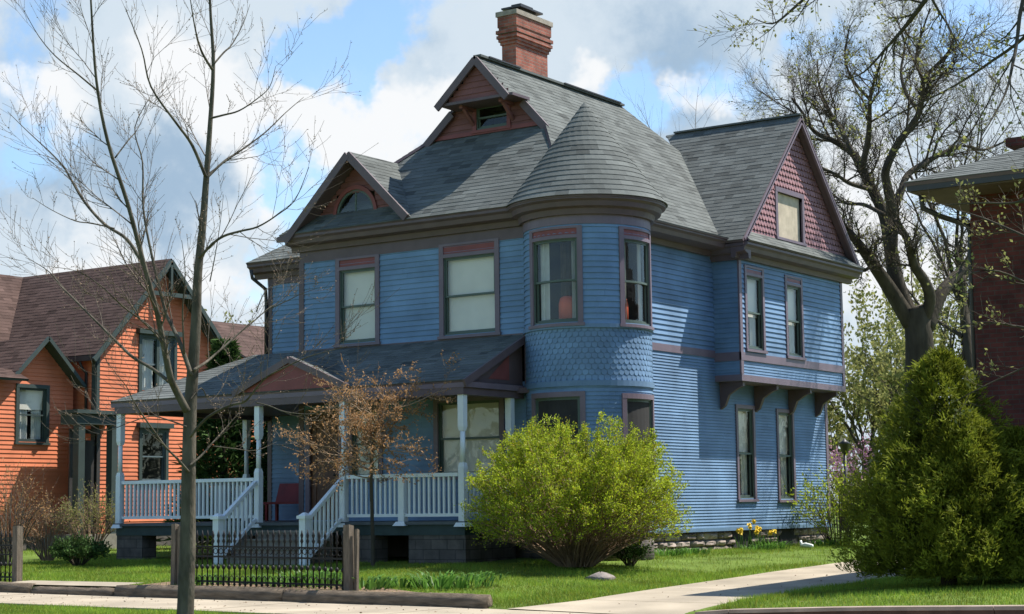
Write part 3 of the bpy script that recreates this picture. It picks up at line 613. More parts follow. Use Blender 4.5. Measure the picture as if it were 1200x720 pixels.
mb = MB(); mb.box((PX1 + .1, -.35, 3.2), (PX1 + .75, -.02, 3.3)); part('porch_end_ledge', mb, M['fascia'], H)
mb = MB(); mb.box((PX1 + .17, -.16, 3.37), (PX1 + .30, 0.1, 4.5)); part('porch_end_board', mb, M['fascia'], H)
# entry gable
ex0, ew, ez = -5.28, 1.55, 4.06; kz = (ez - PE - .02) / ew
for s_ in (-1, 1):
    yb2 = ey + (ez - PE) / k3
    rf([(ex0 + s_ * ew, ey - .03, PE + .03), (ex0, ey - .03, ez), (ex0, yb2, ez), (ex0 + s_ * ew, ey + .02, PE + .03)], M['roof'], (0, 1, 0), rng, t=.04)
    mb = MB(); mb.bar((ex0 + s_ * ew, ey - .05, PE - .01), (ex0, ey - .05 + .002 * s_, ez - .06), .05, .13); part('rake_board', mb, M['fascia'], H)
mb = MB(); mb.face([(ex0 - ew * .9, ey + .005, PE + .02), (ex0 + ew * .9, ey + .005, PE + .02), (ex0, ey + .005, ez - .08)]); part('entry_gable_panel', mb, M['red'], H)
# bench on the porch
B = thing('bench', 'dark red wooden bench standing on the porch against the blue wall', 'bench', (-8.75, 1.75, PF))
mb = MB(); mb.box((-9.4, 1.5, 1.10), (-8.15, 1.95, 1.15)); part('seat', mb, M['benchred'], B)
mb = MB(); mb.hexa([(-9.4, 1.93, 1.15), (-8.15, 1.93, 1.15), (-8.15, 1.97, 1.15), (-9.4, 1.97, 1.15), (-9.4, 2.08, 1.58), (-8.15, 2.08, 1.58), (-8.15, 2.12, 1.58), (-9.4, 2.12, 1.58)]); part('backrest', mb, M['benchred'], B)
for x in (-9.32, -8.23):
    for y in (1.55, 1.9): mb = MB(); mb.box((x - .03, y - .03, PF), (x + .03, y + .03, 1.10)); part('leg', mb, M['benchred'], B)
# ------------------------------------------------------------------ orange house
O = thing('orange_house', 'bright orange clapboard house with dark green trim and brown shingle roof', 'house', (-21, 6.5, 0))
oA = Surf((-18, 0, 0), (0, 1, 0), (1, 0, 0)); oF = Surf((0, 4.14, 0), (1, 0, 0), (0, -1, 0)); oB = Surf((-18.6, 0, 0), (0, 1, 0), (1, 0, 0))
ow = [(5.80, 7.05, 4.36, 5.85), (5.85, 6.75, 1.80, 3.20)]
mb = MB(); siding(mb, oA, 4.14, 9.0, .35, 8.0, .115, ow, rng, clip=lambda z: (4.14, 9.0) if z < 5.45 else (6.57 - 2.43 * (8.05 - z) / 2.6, 6.57 + 2.43 * (8.05 - z) / 2.6)); siding(mb, oF, -21.9, -18, .35, 5.45, .115, (), rng); part('wall', mb, M['orange'], O)
mb = MB(); sbox(mb, oA, 4.10, 4.26, .35, 5.40, 0, .03); sbox(mb, oF, -18.14, -17.97, .35, 5.4, 0, .03); sbox(mb, oA, 8.9, 9.03, .35, 5.4, 0, .03); part('corner_board', mb, M['ogreen'], O)
for i, w_ in enumerate(ow):
    w = window(oA, O, *w_, cw=.11, style='sheer' if i == 0 else 'none', sash=mat('blue_grey_sash', (.10, .13, .14), .5), casing=M['ogreen'], rng=rng)
    mb = MB(); sbox(mb, oA, w_[0] - .2, w_[1] + .2, w_[3] + .1, w_[3] + .24, 0, .16); part('window_hood', mb, M['ogreen'], w)
    if i == 0: mb = MB(); sbox(mb, oA, (w_[0] + w_[1]) / 2 - .05, (w_[0] + w_[1]) / 2 + .05, w_[2], w_[3], -.05, .03); part('mullion', mb, M['ogreen'], w)
orf = lambda *a, **k: roof_plane('roof', O, *a, **k)
XE = -17.62; OR = dict(m=M['oroof'], rng=rng, deckm=M['ogreen'])
orf([(XE, 3.78, 5.22), (XE, 6.57, 8.14), (-24, 6.57, 8.14), (-21.4, 3.78, 5.22)], U=(1, 0, 0), **OR)
orf([(XE, 9.36, 5.22), (XE, 6.57, 8.14), (-26, 6.57, 8.14), (-26, 9.36, 5.22)], U=(1, 0, 0), **OR)
orf([(-21.4, -2.5, 5.22), (-21.4, 3.78, 5.22), (-24, 6.57, 8.14), (-24, -2.5, 8.14)], U=(0, 1, 0), **OR)
orf([(-26.6, -2.5, 5.22), (-26.6, 9, 5.22), (-24, 6.57, 8.14), (-24, -2.5, 8.14)], U=(0, 1, 0), **OR)
for s_ in (-1, 1):
    mb = MB(); mb.bar((XE, 6.57 + s_ * 2.85, 5.06), (XE, 6.57, 8.06), .06, .13); part('bargeboard', mb, M['ogreen'], O)
    mb = MB(); mb.bar((XE - .2, 6.57 + s_ * 2.5, 5.30), (XE - .2, 6.57, 7.90), .36, .03); part('gable_soffit', mb, M['ogreen'], O)
mb = MB(); mb.bar((XE - .02, 5.75, 7.1), (XE - .02, 7.4, 7.1), .07, .12); mb.bar((XE - .02, 6.57, 7.1), (XE - .02, 6.57, 8.0), .08, .1); part('gable_truss', mb, M['ogreen'], O)
mb = MB(); mb.box((-18.0, 8.45, 4.55), (-17.5, 9.25, 5.2)); part('eave_bracket', mb, M['ogreen'], O)
mb = MB(); mb.box((-21.4, 3.74, 5.06), (XE, 3.80, 5.2)); part('gutter', mb, M['metal'], O)
mb = MB(); mb.tube([(-18.3, 3.80, 5.08), (-18.3, 3.9, 4.9), (-18.3, 4.06, 4.75), (-18.3, 4.06, 3.7)], [.04] * 4, 6); part('downspout', mb, M['metal'], O)
# cross wing and gabled bay
oW = Surf((-21.8, 0, 0), (0, 1, 0), (1, 0, 0)); obw = (2.0, 2.92, 2.85, 4.28)
mb = MB(); siding(mb, oW, -2.5, 4.14, .35, 5.3, .115, (), rng); siding(mb, oB, .3, 3.86, .35, 4.70, .115, [obw], rng); siding(mb, oB, 1.7, 3.6, 4.70, 5.55, .115, [], rng, clip=lambda z: (2.67 - .95 * (5.6 - z) / .9, 2.67 + .95 * (5.6 - z) / .9))
siding(mb, Surf((0, 3.86, 0), (-1, 0, 0), (0, 1, 0)), 18.6, 21.8, .35, 4.7, .115, (), rng); siding(mb, Surf((0, .3, 0), (1, 0, 0), (0, -1, 0)), -21.8, -18.6, .35, 4.7, .115, (), rng); part('bay_wall', mb, M['orange'], O)
window(oB, O, *obw, cw=.10, style='blind.6', sash=M['ogreen'], casing=M['ogreen'], rng=rng)
orf([(-18.2, 1.55, 4.58), (-18.2, 2.67, 5.66), (-22.5, 2.67, 5.66), (-22.5, 1.55, 4.58)], U=(1, 0, 0), **OR)
orf([(-18.2, 4.0, 4.40), (-18.2, 2.67, 5.66), (-22.5, 2.67, 5.66), (-22.5, 4.0, 4.40)], U=(1, 0, 0), **OR)
for y, z in ((1.55, 4.52), (3.95, 4.38)): mb = MB(); mb.bar((-18.22, y, z), (-18.22, 2.67, 5.62), .05, .10); part('bargeboard', mb, M['ogreen'], O)
orf([(-17.9, .1, 4.45), (-17.9, 1.75, 4.45), (-18.6, 1.75, 4.75), (-18.6, .1, 4.75)], U=(0, 1, 0), **OR)
# green entry portico
y0, y1 = hit(92, 540, 0, -17.5)[1], hit(131, 540, 0, -17.5)[1]
mb = MB(); mb.box((-18.0, y0 - .2, 3.30), (-17.35, y1 + .2, 3.58)); mb.box((-18.0, y0 - .28, 3.58), (-17.25, y1 + .28, 3.68)); po = part('portico', mb, M['ogreen'], O)
for y in (y0, y1): mb = MB(); mb.box((-17.6, y - .11, .3), (-17.38, y + .11, 3.35)); part('portico_post', mb, M['ogreen'], po)
mb = MB(); mb.box((-18.0, y0 + .2, .4), (-17.95, y1 - .2, 2.9)); frame(mb, Surf((-17.95, 0, 0), (0, 1, 0), (1, 0, 0)), y0 + .05, y1 - .05, .4, 3.2, .12, 0, .05); part('door', mb, M['metal'], O)
mb = MB(); mb.box((-19.2, y0 - .2, -.1), (-17.3, y1 + .2, .38)); part('portico_floor', mb, M['stair'], O)
for a_, b_ in (((-18.62, .2, -.2), (-18.58, 3.9, .36)), ((-18.03, 4.1, -.2), (-18.01, 9.0, .36)), ((-21.9, -2.5, -.2), (-21.82, .3, .36))): mb = MB(); mb.box(a_, b_); part('foundation', mb, M['pier'], O)
mb = MB(); mb.box((-26, 8.95, .3), (-18.05, 9.0, 5.3)); part('back_wall', mb, M['orange'], O)
oE = Surf((0, -2.1, 0), (1, 0, 0), (0, -1, 0)); mb = MB(); siding(mb, oE, -26.2, -21.8, .35, 7.9, .115, (), rng, clip=lambda z: (-26.2, -21.8) if z < 5.4 else (-24 - 2.2 * (8.0 - z) / 2.6, -24 + 2.2 * (8.0 - z) / 2.6)); part('end_wall', mb, M['orange'], O)
mb = MB(); mb.box((-26.24, -2.1, .3), (-26.2, 8.95, 5.4)); part('back_wall', mb, M['orange'], O)
for s_ in (-1, 1): mb = MB(); mb.bar((-24 + s_ * 2.65, -2.5, 5.06), (-24, -2.5, 8.02), .06, .2); part('bargeboard', mb, M['ogreen'], O)
# a further red roof behind
Rr = thing('far_house', 'low house with a reddish brown roof seen past the orange gable', 'house', (-29, 22, 0))
mb = MB(); mb.box((-31.5, 18.4, 0), (-25.9, 25.6, 6.5)); part('wall', mb, M['orange'], Rr)
roof_plane('roof', Rr, [(-25.5, 18, 6.5), (-25.5, 26, 6.5), (-28.4, 26, 8.1), (-28.4, 18, 8.1)], M['oroof'], (0, 1, 0), rng, ex=.3, tw=.6); roof_plane('roof', Rr, [(-31.8, 18, 6.5), (-31.8, 26, 6.5), (-28.4, 26, 8.1), (-28.4, 18, 8.1)], M['oroof'], (0, 1, 0), rng, ex=.3, tw=.6)
# ------------------------------------------------------------------ brick house at the right
K = thing('brick_house', 'dark red brick house with deep eaves and grey hip roof beside the drive', 'house', (13, 2, 0))
KX, KY = 8.92, -1.9
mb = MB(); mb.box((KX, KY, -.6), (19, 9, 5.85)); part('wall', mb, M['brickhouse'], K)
ex_, ey_ = 8.24, -2.82
mb = MB(); mb.box((ex_ + .05, ey_ + .05, 5.82), (19.7, 9.7, 5.88)); part('soffit', mb, mat('dark_soffit', (.11, .08, .06), .7), K)
mb = MB(); mb.box((ex_, ey_, 5.84), (19.75, ey_ + .08, 5.98)); mb.box((ex_, ey_ + .08, 5.84), (ex_ + .08, 9.7, 5.98)); part('gutter', mb, M['metal'], K)
rk = .42
roof_plane('roof', K, [(ex_ - .03, ey_ - .03, 5.98), (19.8, ey_ - .03, 5.98), (14, ey_ + 5.76, 5.98 + 5.76 * rk), (14, ey_ + 5.76, 5.98 + 5.76 * rk)][:3], M['roof'], (1, 0, 0), rng)
roof_plane('roof', K, [(ex_ - .03, 9.7, 5.98), (ex_ - .03, ey_ - .03, 5.98), (14, ey_ + 5.76, 5.98 + 5.76 * rk)], M['roof'], (0, 1, 0), rng)
mb = MB(); mb.tube([(ex_ + .1, ey_ + .35, 5.84), (ex_ + .1, ey_ + .4, 5.62), (ex_ + .3, ey_ + .6, 5.5), (KX - .05, KY + .1, 5.36), (KX - .06, KY + .12, 5.1), (KX - .06, KY + .12, 0)], [.045] * 6, 8); part('downspout', mb, M['metal'], K)
c_ = hit(1193, 170, 1, .5)
mb = MB(); mb.box((c_[0] - .15, .3, 7.0), (c_[0] + .8, 1.1, c_[2] + .1)); part('chimney', mb, M['brickhouse'], K)
# ------------------------------------------------------------------ ground
def sw_z(x): return np.interp(x, [-40, -7, 4, 11, 60], [-.30, -.395, -.44, -.56, -.9])
def gz(x, y):
    A = np.interp(y, [-8.6, -7.9, -3, 0, 200], [-.30, -.25, -.10, -.02, 0]); Bx = np.interp(x, [.3, 4.4, 60], [0, 1, 1])
    Dr = np.interp(y, [-8.6, -6.5, 0, 5, 30, 200], [-.44, -.37, -.26, -.21, -.15, -.1]); Dr = np.where(np.asarray(y) < -6.5, np.interp(y, [-8.36, -6.5], [0, 1]) * (-.37 - sw_z(np.minimum(x, 7.2))) + sw_z(np.minimum(x, 7.2)), Dr); z = A * (1 - Bx) + Dr * Bx
    z = z + np.interp(x, [7.2, 7.6, 9.5, 12, 60], [0, .05, .13, .20, .22])
    return np.where(np.asarray(y) < -8.36, sw_z(x) - .03, z)
xs = np.concatenate([[-900, -300, -120, -60, -40], np.arange(-30, 24.1, .75), [30, 40, 60, 120, 300, 900]])
ys = np.concatenate([[-300, -100, -60, -40, -30, -24, -18, -14, -12, -11, -10, -9.2, -8.5, -8.37, -8.35], np.arange(-8.2, 14, .6), [16, 20, 26, 34, 45, 60, 90, 150, 300, 900]])
X, Y = np.meshgrid(xs, ys); Z = gz(X, Y); mb = MB(); nx = len(xs)
mb.v = [tuple(p) for p in np.stack([X, Y, Z], -1).reshape(-1, 3)]
for j in range(len(ys) - 1):
    for i in range(nx - 1): a = j * nx + i; mb.f.append([a, a + 1, a + 1 + nx, a + nx]); mb.t.append(1)
solo('ground', mb, M['ground'], (0, 0, 0), kind='structure', smooth=False)
def sheet(pts, dz, n, zf):                             # ribbon between two edges, draped
    mb = MB(); L_, R_ = pts
    for (a, b), (c, d) in zip(zip(L_[:-1], L_[1:]), zip(R_[:-1], R_[1:])):
        for k in range(n):
            t0, t1 = k / n, (k + 1) / n; q = [V(a) + (V(b) - V(a)) * t0, V(c) + (V(d) - V(c)) * t0, V(c) + (V(d) - V(c)) * t1, V(a) + (V(b) - V(a)) * t1]
            m = 6
            for i in range(m):
                s0, s1 = i / m, (i + 1) / m; r = [q[0] + (q[1] - q[0]) * s0, q[0] + (q[1] - q[0]) * s1, q[3] + (q[2] - q[3]) * s1, q[3] + (q[2] - q[3]) * s0]
                mb.face([(p[0], p[1], float(zf(p[0], p[1])) + dz) for p in r])
    return mb
mb = MB()
for x in np.arange(-22, 24, 1.5):                      # slabs with joints
    for k in range(1):
        a, b, j = x + .008, x + 1.492, .006 * rng.random(); za, zb = float(sw_z(a)), float(sw_z(b)); mb.hexa([(a, -10.62, za - .1), (b, -10.62, zb - .1), (b, -8.375, zb - .1), (a, -8.375, za - .1), (a, -10.62, za + j), (b, -10.62, zb + j), (b, -8.375, zb + j), (a, -8.375, za + j)])
solo('sidewalk', mb, M['concrete'], (0, -9.5, -.4), kind='structure')
dl = [(4.35, -8.40), (4.75, -6.8), (4.55, -4.5), (4.35, -1), (4.1, 2.6), (3.8, 6), (3.7, 14)]; dr = [(7.3, -8.40), (7.1, -7.2), (7.05, -5.4), (7.2, -2), (7.0, 2), (6.7, 6), (6.5, 14)]
ysl = [-8.40, -6.9, -4.4, -1.9, .6, 3.1, 5.6, 8.5, 14]; mbd = MB()
for a_, b_ in zip(ysl[:-1], ysl[1:]):
    q_ = [[(float(np.interp(y, [p[1] for p in e_], [p[0] for p in e_])), y) for y in np.linspace(a_, b_ - .018, 6)] for e_ in (dl, dr)]; s2_ = sheet(q_, .012, 2, lambda x, y: gz(x, max(y, -8.34))); o_ = len(mbd.v); mbd.v += s2_.v; mbd.f += [[i + o_ for i in f] for f in s2_.f]; mbd.t += s2_.t
solo('driveway', mbd, M['concrete'], (5.5, 0, -.3), kind='structure')
pl = [(-6.6, -8.34), (-6.4, -7.75)]; pr = [(-3.55, -8.34), (-3.55, -7.75)]
solo('path', sheet((pl, pr), .03, 4, gz), M['concrete'], (-5, -6, -.2), kind='structure')
solo('garden_soil', sheet(([(-3.3, -8.3), (-1, -8.3), (1.3, -8.3), (2.4, -8.3)], [(-3.3, -7.4), (-1, -7.3), (1.3, -7.3), (2.3, -7.6)]), .025, 4, gz), M['mulch'], (0, -8, -.2), kind='structure')
# kerb on the right
mb = MB(); mc = MB()
for x in np.arange(7.35, 22, .5):
    a, b = x, x + (.49 if int(x * 2) % 7 == 0 else .5); t0, t1 = float(gz(a, -8)) + .03, float(gz(b, -8)) + .03; l0, l1 = float(sw_z(a)) - .1, float(sw_z(b)) - .1
    mb.hexa([(a, -8.40, l0), (b, -8.40, l1), (b, -8.16, l1), (a, -8.16, l0), (a, -8.39, t0 - .035), (b, -8.39, t1 - .035), (b, -8.16, t1 - .035), (a, -8.16, t0 - .035)])
    mc.hexa([(a, -8.42, t0 - .034), (b, -8.42, t1 - .034), (b, -8.14, t1 - .034), (a, -8.14, t0 - .034), (a, -8.42, t0 + .012), (b, -8.42, t1 + .012), (b, -8.14, t1 + .012), (a, -8.14, t0 + .012)])
solo('kerb', mb, M['kerb'], (12, -8.4, -.4), kind='structure'); solo('kerb_cap', mc, M['kerbcap'], (12, -8.4, -.4), kind='structure')
# timbers
def rough_beam(x0, x1, y, w, z0, z1, rn):
    mb = MB(); n = 14; k = 8
    pts = []
    for i in range(n + 1):
        x = x0 + (x1 - x0) * i / n
        for j in range(k):
            a = 2 * math.pi * (j + .5) / k; c, s_ = math.cos(a), math.sin(a); q = max(abs(c), abs(s_)); 
            e = .90 if i in (0, n) else 1
            pts.append((x + rn.uniform(-.01, .01), y + c / q ** .8 * w / 2 * e + rn.uniform(-.008, .008), (z0 + z1) / 2 + s_ / q ** .8 * (z1 - z0) / 2 * e + rn.uniform(-.008, .008)))
    mb.v = pts
    for i in range(n):
        for j in range(k): a = i * k + j; b = i * k + (j + 1) % k; mb.f.append([a, b, b + k, a + k]); mb.t.append(1)
    mb.f.append(list(range(k))[::-1]); mb.t.append(1); mb.f.append([n * k + j for j in range(k)]); mb.t.append(1)
    return mb
tg = 'timbers edging the front garden'
for x0, x1, y, zt, lab in ((-3.55, .15, -8.33, .20, 'dark weathered timber edging under the iron fence, beginning beside the young tree'), (.17, 4.0, -8.33, .19, 'long weathered timber edging running from the fence post to the lawn end'),
                       (-5.6, -3.6, -8.33, .13, 'short low timber edging at the end of the entry path'), (-12.5, -5.65, -8.33, .17, 'mossy timber edging below the fence piece at the left')):
    z = float(sw_z((x0 + x1) / 2)); solo('landscape_timber', rough_beam(x0, x1, y, .2, z - .08, z + zt, rng), M['timber'], ((x0 + x1) / 2, y, z), lab, 'timber', tg)
p = hit(505, 691, 1, -8.0); z = float(gz(p[0], -8.0)); solo('landscape_timber', rough_beam(p[0] - .28, p[0] + .3, -8.0, .14, z - .05, z + .09, rng), M['timber'], (p[0], -8, z), 'stub of old timber lying on the mulch behind the long edging', 'timber', tg)
# ------------------------------------------------------------------ iron fences
def finial(): 
    mb = MB(); mb.lathe((0, 0, 0), [(.011, -.03), (.011, .70), (.028, .74), (.012, .78), (.026, .83), (.002, .92)], 6)
    mb.lathe((0, 0, 0), [(.008, .28), (.03, .31), (.03, .34), (.008, .37)], 6); mb.lathe((0, 0, 0), [(.008, .02), (.026, .05), (.008, .09)], 6); return mb.mesh('picket', M['iron'])
pk = finial()
def fence(x0, x1, y, label, posts):
    zb = lambda x: float(gz(x, y)); xm = (x0 + x1) / 2; F = thing('iron_fence', label, 'fence', (xm, y, zb(xm)), 'old iron fence lengths by the sidewalk')
    mb = MB()
    for h in (.10, .50, .66):
        mb.bar((x0, y, zb(x0) + h), (x1, y, zb(x1) + h), .018, .03)
    part('fence_rail', mb, M['iron'], F)
    mb = MB(); n = int((x1 - x0) / .118)
    for i in range(n + 1):
        x = x0 + (x1 - x0) * i / n; inst('picket', pk, F, (x, y, zb(x)))
        if i < n:
            xc = x + .059; pts = [V([xc + .045 * math.cos(a), y, zb(x) + .58 + .045 * math.sin(a)]) for a in np.linspace(0, 2 * math.pi, 9)]; mb.tube(pts, [.008] * 9, 4)
            pts = [V([xc + .05 * math.cos(a), y, zb(x) + .10 + .09 * math.sin(a)]) for a in np.linspace(0, math.pi, 6)]; mb.tube(pts, [.008] * 6, 4)
    part('scrollwork', mb, M['iron'], F)
    for px_, h, w_, dy in posts:
        mb = MB(); z = zb(px_); t = rng.uniform(-.02, .02)
        mb.hexa([(px_ - w_, y + dy - w_, z - .2), (px_ + w_, y + dy - w_, z - .2), (px_ + w_, y + dy + w_, z - .2), (px_ - w_, y + dy + w_, z - .2), (px_ - w_ + t, y + dy - w_, z + h), (px_ + w_ + t, y + dy - w_, z + h + .01), (px_ + w_ + t, y + dy + w_, z + h - .01), (px_ - w_ + t, y + dy + w_, z + h)]); part('fence_post', mb, M['wood'], F)
FX0, FX1 = hit(206, 690, 1, -7.95)[0], hit(409, 690, 1, -7.95)[0]; fl = hit(20, 680, 1, -7.95)[0]
fence(FX0 + .12, FX1 - .12, -7.95, 'black iron fence with scrolls between two weathered posts in front of the porch steps', [(FX0 - .04, 1.02, .045, 0), (FX0 + .07, .98, .04, .03), (FX1, 1.02, .058, 0), (FX1 + .10, .96, .026, .05)])
fence(fl - 4.2, fl - .08, -7.95, 'black iron fence length cut off by the left edge, ending at a grey post', [(fl, 1.0, .065, 0)])
# ------------------------------------------------------------------ vegetation
nr = np.random.default_rng(11)
def unit(a): return a / (np.linalg.norm(a, axis=-1, keepdims=True) + 1e-9)
def leafquads(mb, C_, L_, W_, dirs, tint, k=4):          # diamond leaves growing along dirs
    n = len(C_); L_ = np.broadcast_to(L_, (n,))[:, None]; W_ = np.broadcast_to(W_, (n,))[:, None]
    s_ = unit(np.cross(dirs, nr.normal(size=(n, 3))))
    if k == 4: q = np.stack([C_, C_ + dirs * L_ * .5 + s_ * W_, C_ + dirs * L_, C_ + dirs * L_ * .5 - s_ * W_], 1)
    else: q = np.stack([C_ - s_ * W_, C_ + s_ * W_, C_ + dirs * L_], 1)
    mb.quads(q, tint)
def grow(mb, rn, p, d, L, r, lev, tips, spread=.6, up=.12, nseg=5, kids=5, sides=4, wob=.12):
    pts = [V(p, float)]; d = V(d, float); d /= np.linalg.norm(d); rs = [r]
    for i in range(nseg):
        d = d + V([rn.gauss(0, wob), rn.gauss(0, wob), rn.gauss(0, wob) + up]); d /= np.linalg.norm(d)
        pts.append(pts[-1] + d * L / nseg); rs.append(max(r * (1 - .75 * (i + 1) / nseg), .0022))
    mb.tube(pts, rs, max(3, sides), cap=False)
    if lev == 0: tips.append((pts, d)); return
    side_kids(mb, rn, pts, rs, L, lev, tips, spread, up, kids, wob)
    tips.append((pts[-2:], d))
def side_kids(mb, rn, pts, rs, L, lev, tips, spread=.6, up=.12, kids=5, wob=.12, t0=.2, ratio=(.3, .6)):
    n = len(pts) - 1
    for c in range(kids):
        t = (t0 + (1 - t0) * (c + rn.random()) / kids) * n; i = min(int(t), n - 1); f = t - i; q = pts[i] * (1 - f) + pts[i + 1] * f; d = unit(pts[i + 1] - pts[i])
        s_ = unit(np.cross(d, V([rn.gauss(0, 1), rn.gauss(0, 1), rn.gauss(0, 1)]))); nd = d * (1 - spread * .5) + s_ * spread + V([0, 0, up])
        grow(mb, rn, q, nd, L * rn.uniform(*ratio), max(rs[i] * (1 - f) + rs[i + 1] * f, .004) * .6, lev - 1, tips, spread, up, 4, max(2, kids - 1), 3, wob)
def smooth_line(pts, n=4):                              # Catmull-Rom through the given points
    pts = [V(p, float) for p in pts]; out = []
    for i in range(len(pts) - 1):
        p0, p1, p2, p3 = pts[max(i - 1, 0)], pts[i], pts[i + 1], pts[min(i + 2, len(pts) - 1)]
        for k in range(n):
            t = k / n; out.append(.5 * (2 * p1 + (p2 - p0) * t + (2 * p0 - 5 * p1 + 4 * p2 - p3) * t * t + (3 * p1 - p0 - 3 * p2 + p3) * t ** 3))
    return out + [pts[-1]]
def limb(mb, px, dist, r0, r1, sides=6, dd=0., n=4, pw=1.):   # px: image points; the limb swings dd metres away from the trunk's distance along its length
    m = len(px); pts = smooth_line([at(p[0], p[1], dist + dd * (i / max(1, m - 1)) ** 1.1) for i, p in enumerate(px)], n); k = len(pts)
    rs = [r1 + (r0 - r1) * (1 - i / (k - 1)) ** pw for i in range(k)]; mb.tube(pts, rs, sides); return pts, rs
def buds(mb, tips, n_per, size, tint=(.8, 1.2), spread=.05):
    C_ = []; Dd = []
    for pts, d in tips:
        for _ in range(n_per):
            i = nr.integers(0, len(pts) - 1); f = nr.random(); C_.append(pts[i] * (1 - f) + pts[i + 1] * f); Dd.append(d)
    C_ = V(C_) + nr.normal(size=(len(C_), 3)) * spread; Dd = unit(V(Dd) + nr.normal(size=(len(C_), 3)) * .8)
    leafquads(mb, C_, size * nr.uniform(.6, 1.3, len(C_)), size * .3, Dd, nr.uniform(*tint, len(C_)))

# young bare tree on the verge
rn = random.Random(3); D0 = float(-(R.T @ (V([1.36, -11.67, -.45]) - CAM))[2])
base = at(217, 724, D0)
T = thing('young_tree', 'slender bare young tree on the grass verge in front of the orange house', 'tree', base)
mb = MB()
tp, tr = limb(mb, [(216, 732), (217, 722), (220, 640), (221, 560), (223, 480), (227, 420), (230, 370), (232, 320), (238, 260), (242, 205), (246, 150), (250, 78), (247, 20), (244, -40), (240, -110)], D0, .128, .009, 10, .6, 4, 1.25)
part('trunk', mb, M['bark'], T, smooth=True)
LM = [ # points, r0, r1, depth swing
 ([(219, 482), (205, 455), (199, 440), (190, 395), (183, 362), (166, 300), (150, 240), (126, 165), (113, 95), (107, 10), (104, -60)], .075, .012, -1.6),
 ([(224, 440), (212, 405), (203, 385), (193, 362), (178, 300), (168, 245), (167, 190), (158, 150), (177, 112)], .045, .006, 1.2),
 ([(241, 207), (225, 170), (207, 145), (177, 102), (166, 58), (146, 8)], .034, .006, -1.0),
 ([(241, 210), (262, 190), (280, 178), (310, 156), (335, 132), (356, 114)], .030, .005, 1.4),
 ([(246, 139), (262, 135), (280, 130), (300, 117), (316, 102), (323, 78)], .022, .004, -1.2),
 ([(249, 82), (236, 60), (228, 30), (221, -15)], .028, .006, -.6), ([(250, 76), (262, 62), (272, 52), (285, 28), (293, 5)], .022, .004, .8),
 ([(234, 302), (248, 287), (262, 277), (282, 271), (302, 266), (325, 252), (346, 234), (362, 196)], .032, .005, -1.8),
 ([(172, 318), (150, 282), (125, 265), (108, 248), (95, 231), (84, 212), (74, 195), (58, 178), (44, 165), (26, 148), (9, 131)], .036, .005, 1.5),
 ([(116, 108), (92, 88), (65, 66), (45, 42), (28, 12)], .02, .004, -1.2), ([(135, 185), (150, 165), (162, 150), (178, 115)], .018, .004, .8),
 ([(134, 268), (108, 262), (88, 259), (60, 246), (38, 232)], .017, .004, -1.0),
 ([(199, 448), (178, 432), (156, 419), (138, 402), (122, 386), (104, 368), (86, 350), (72, 336), (60, 321), (45, 310), (30, 302)], .036, .005, 1.8),
 ([(191, 398), (172, 380), (150, 364), (134, 350), (118, 335), (90, 318), (52, 312)], .024, .004, -1.5),
 ([(221, 553), (208, 538), (194, 524), (178, 502), (164, 482), (155, 467), (148, 453), (136, 438), (124, 422)], .026, .004, -1.6),
 ([(227, 434), (238, 427), (246, 421), (262, 407), (281, 390), (297, 377), (314, 362), (330, 352), (352, 330)], .032, .005, 1.6),
 ([(223, 512), (240, 492), (259, 480), (274, 474), (288, 470), (303, 452), (314, 441), (331, 432), (348, 424), (365, 417), (388, 411), (407, 406)], .030, .004, -1.9),
 ([(300, 472), (316, 476), (331, 482), (350, 485), (368, 485), (379, 478), (387, 467), (394, 450)], .014, .004, -1.0),
 ([(222, 546), (236, 534), (252, 516), (266, 500), (280, 484)], .026, .008, .7), ([(250, 523), (275, 526), (300, 528), (324, 518)], .012, .004, .6),
 ([(300, 366), (312, 340), (332, 330), (338, 305)], .012, .003, .5), ([(316, 362), (338, 352), (352, 345), (372, 338)], .012, .003, -.5), ([(222, 470), (236, 455), (246, 470), (262, 452), (270, 430)], .014, .003, .9),
 ([(218, 500), (196, 492), (176, 488), (150, 496), (120, 505), (92, 486)], .018, .003, 1.2), ([(246, 330), (252, 300), (258, 262), (262, 228)], .012, .003, -.6), ([(216, 415), (214, 365), (217, 320), (213, 282)], .02, .004, -.7)]
crown = MB(); tips = []
for px, a, b, dd in LM:
    a *= .72; b *= .7
    m = MB(); pts, rs = limb(m, px, D0, a, b, 6, dd); part('limb', m, M['bark'], T, smooth=True)
    L_ = sum(np.linalg.norm(pts[i + 1] - pts[i]) for i in range(len(pts) - 1)); side_kids(crown, rn, pts, [r * .75 for r in rs], min(L_ * .6, 1.5), 2, tips, .55, .09, int(4 + L_ * 2.1), .11, .22, (.25, .85))
side_kids(crown, rn, tp[22:], [r * .5 for r in tr[22:]], 1.4, 2, tips, .55, .09, 13, .11, .1, (.25, .8))
part('twigs', crown, M['twig'], T)
mb = MB(); buds(mb, tips, 3, .022, spread=.006); part('buds', mb, M['stemb'], T)

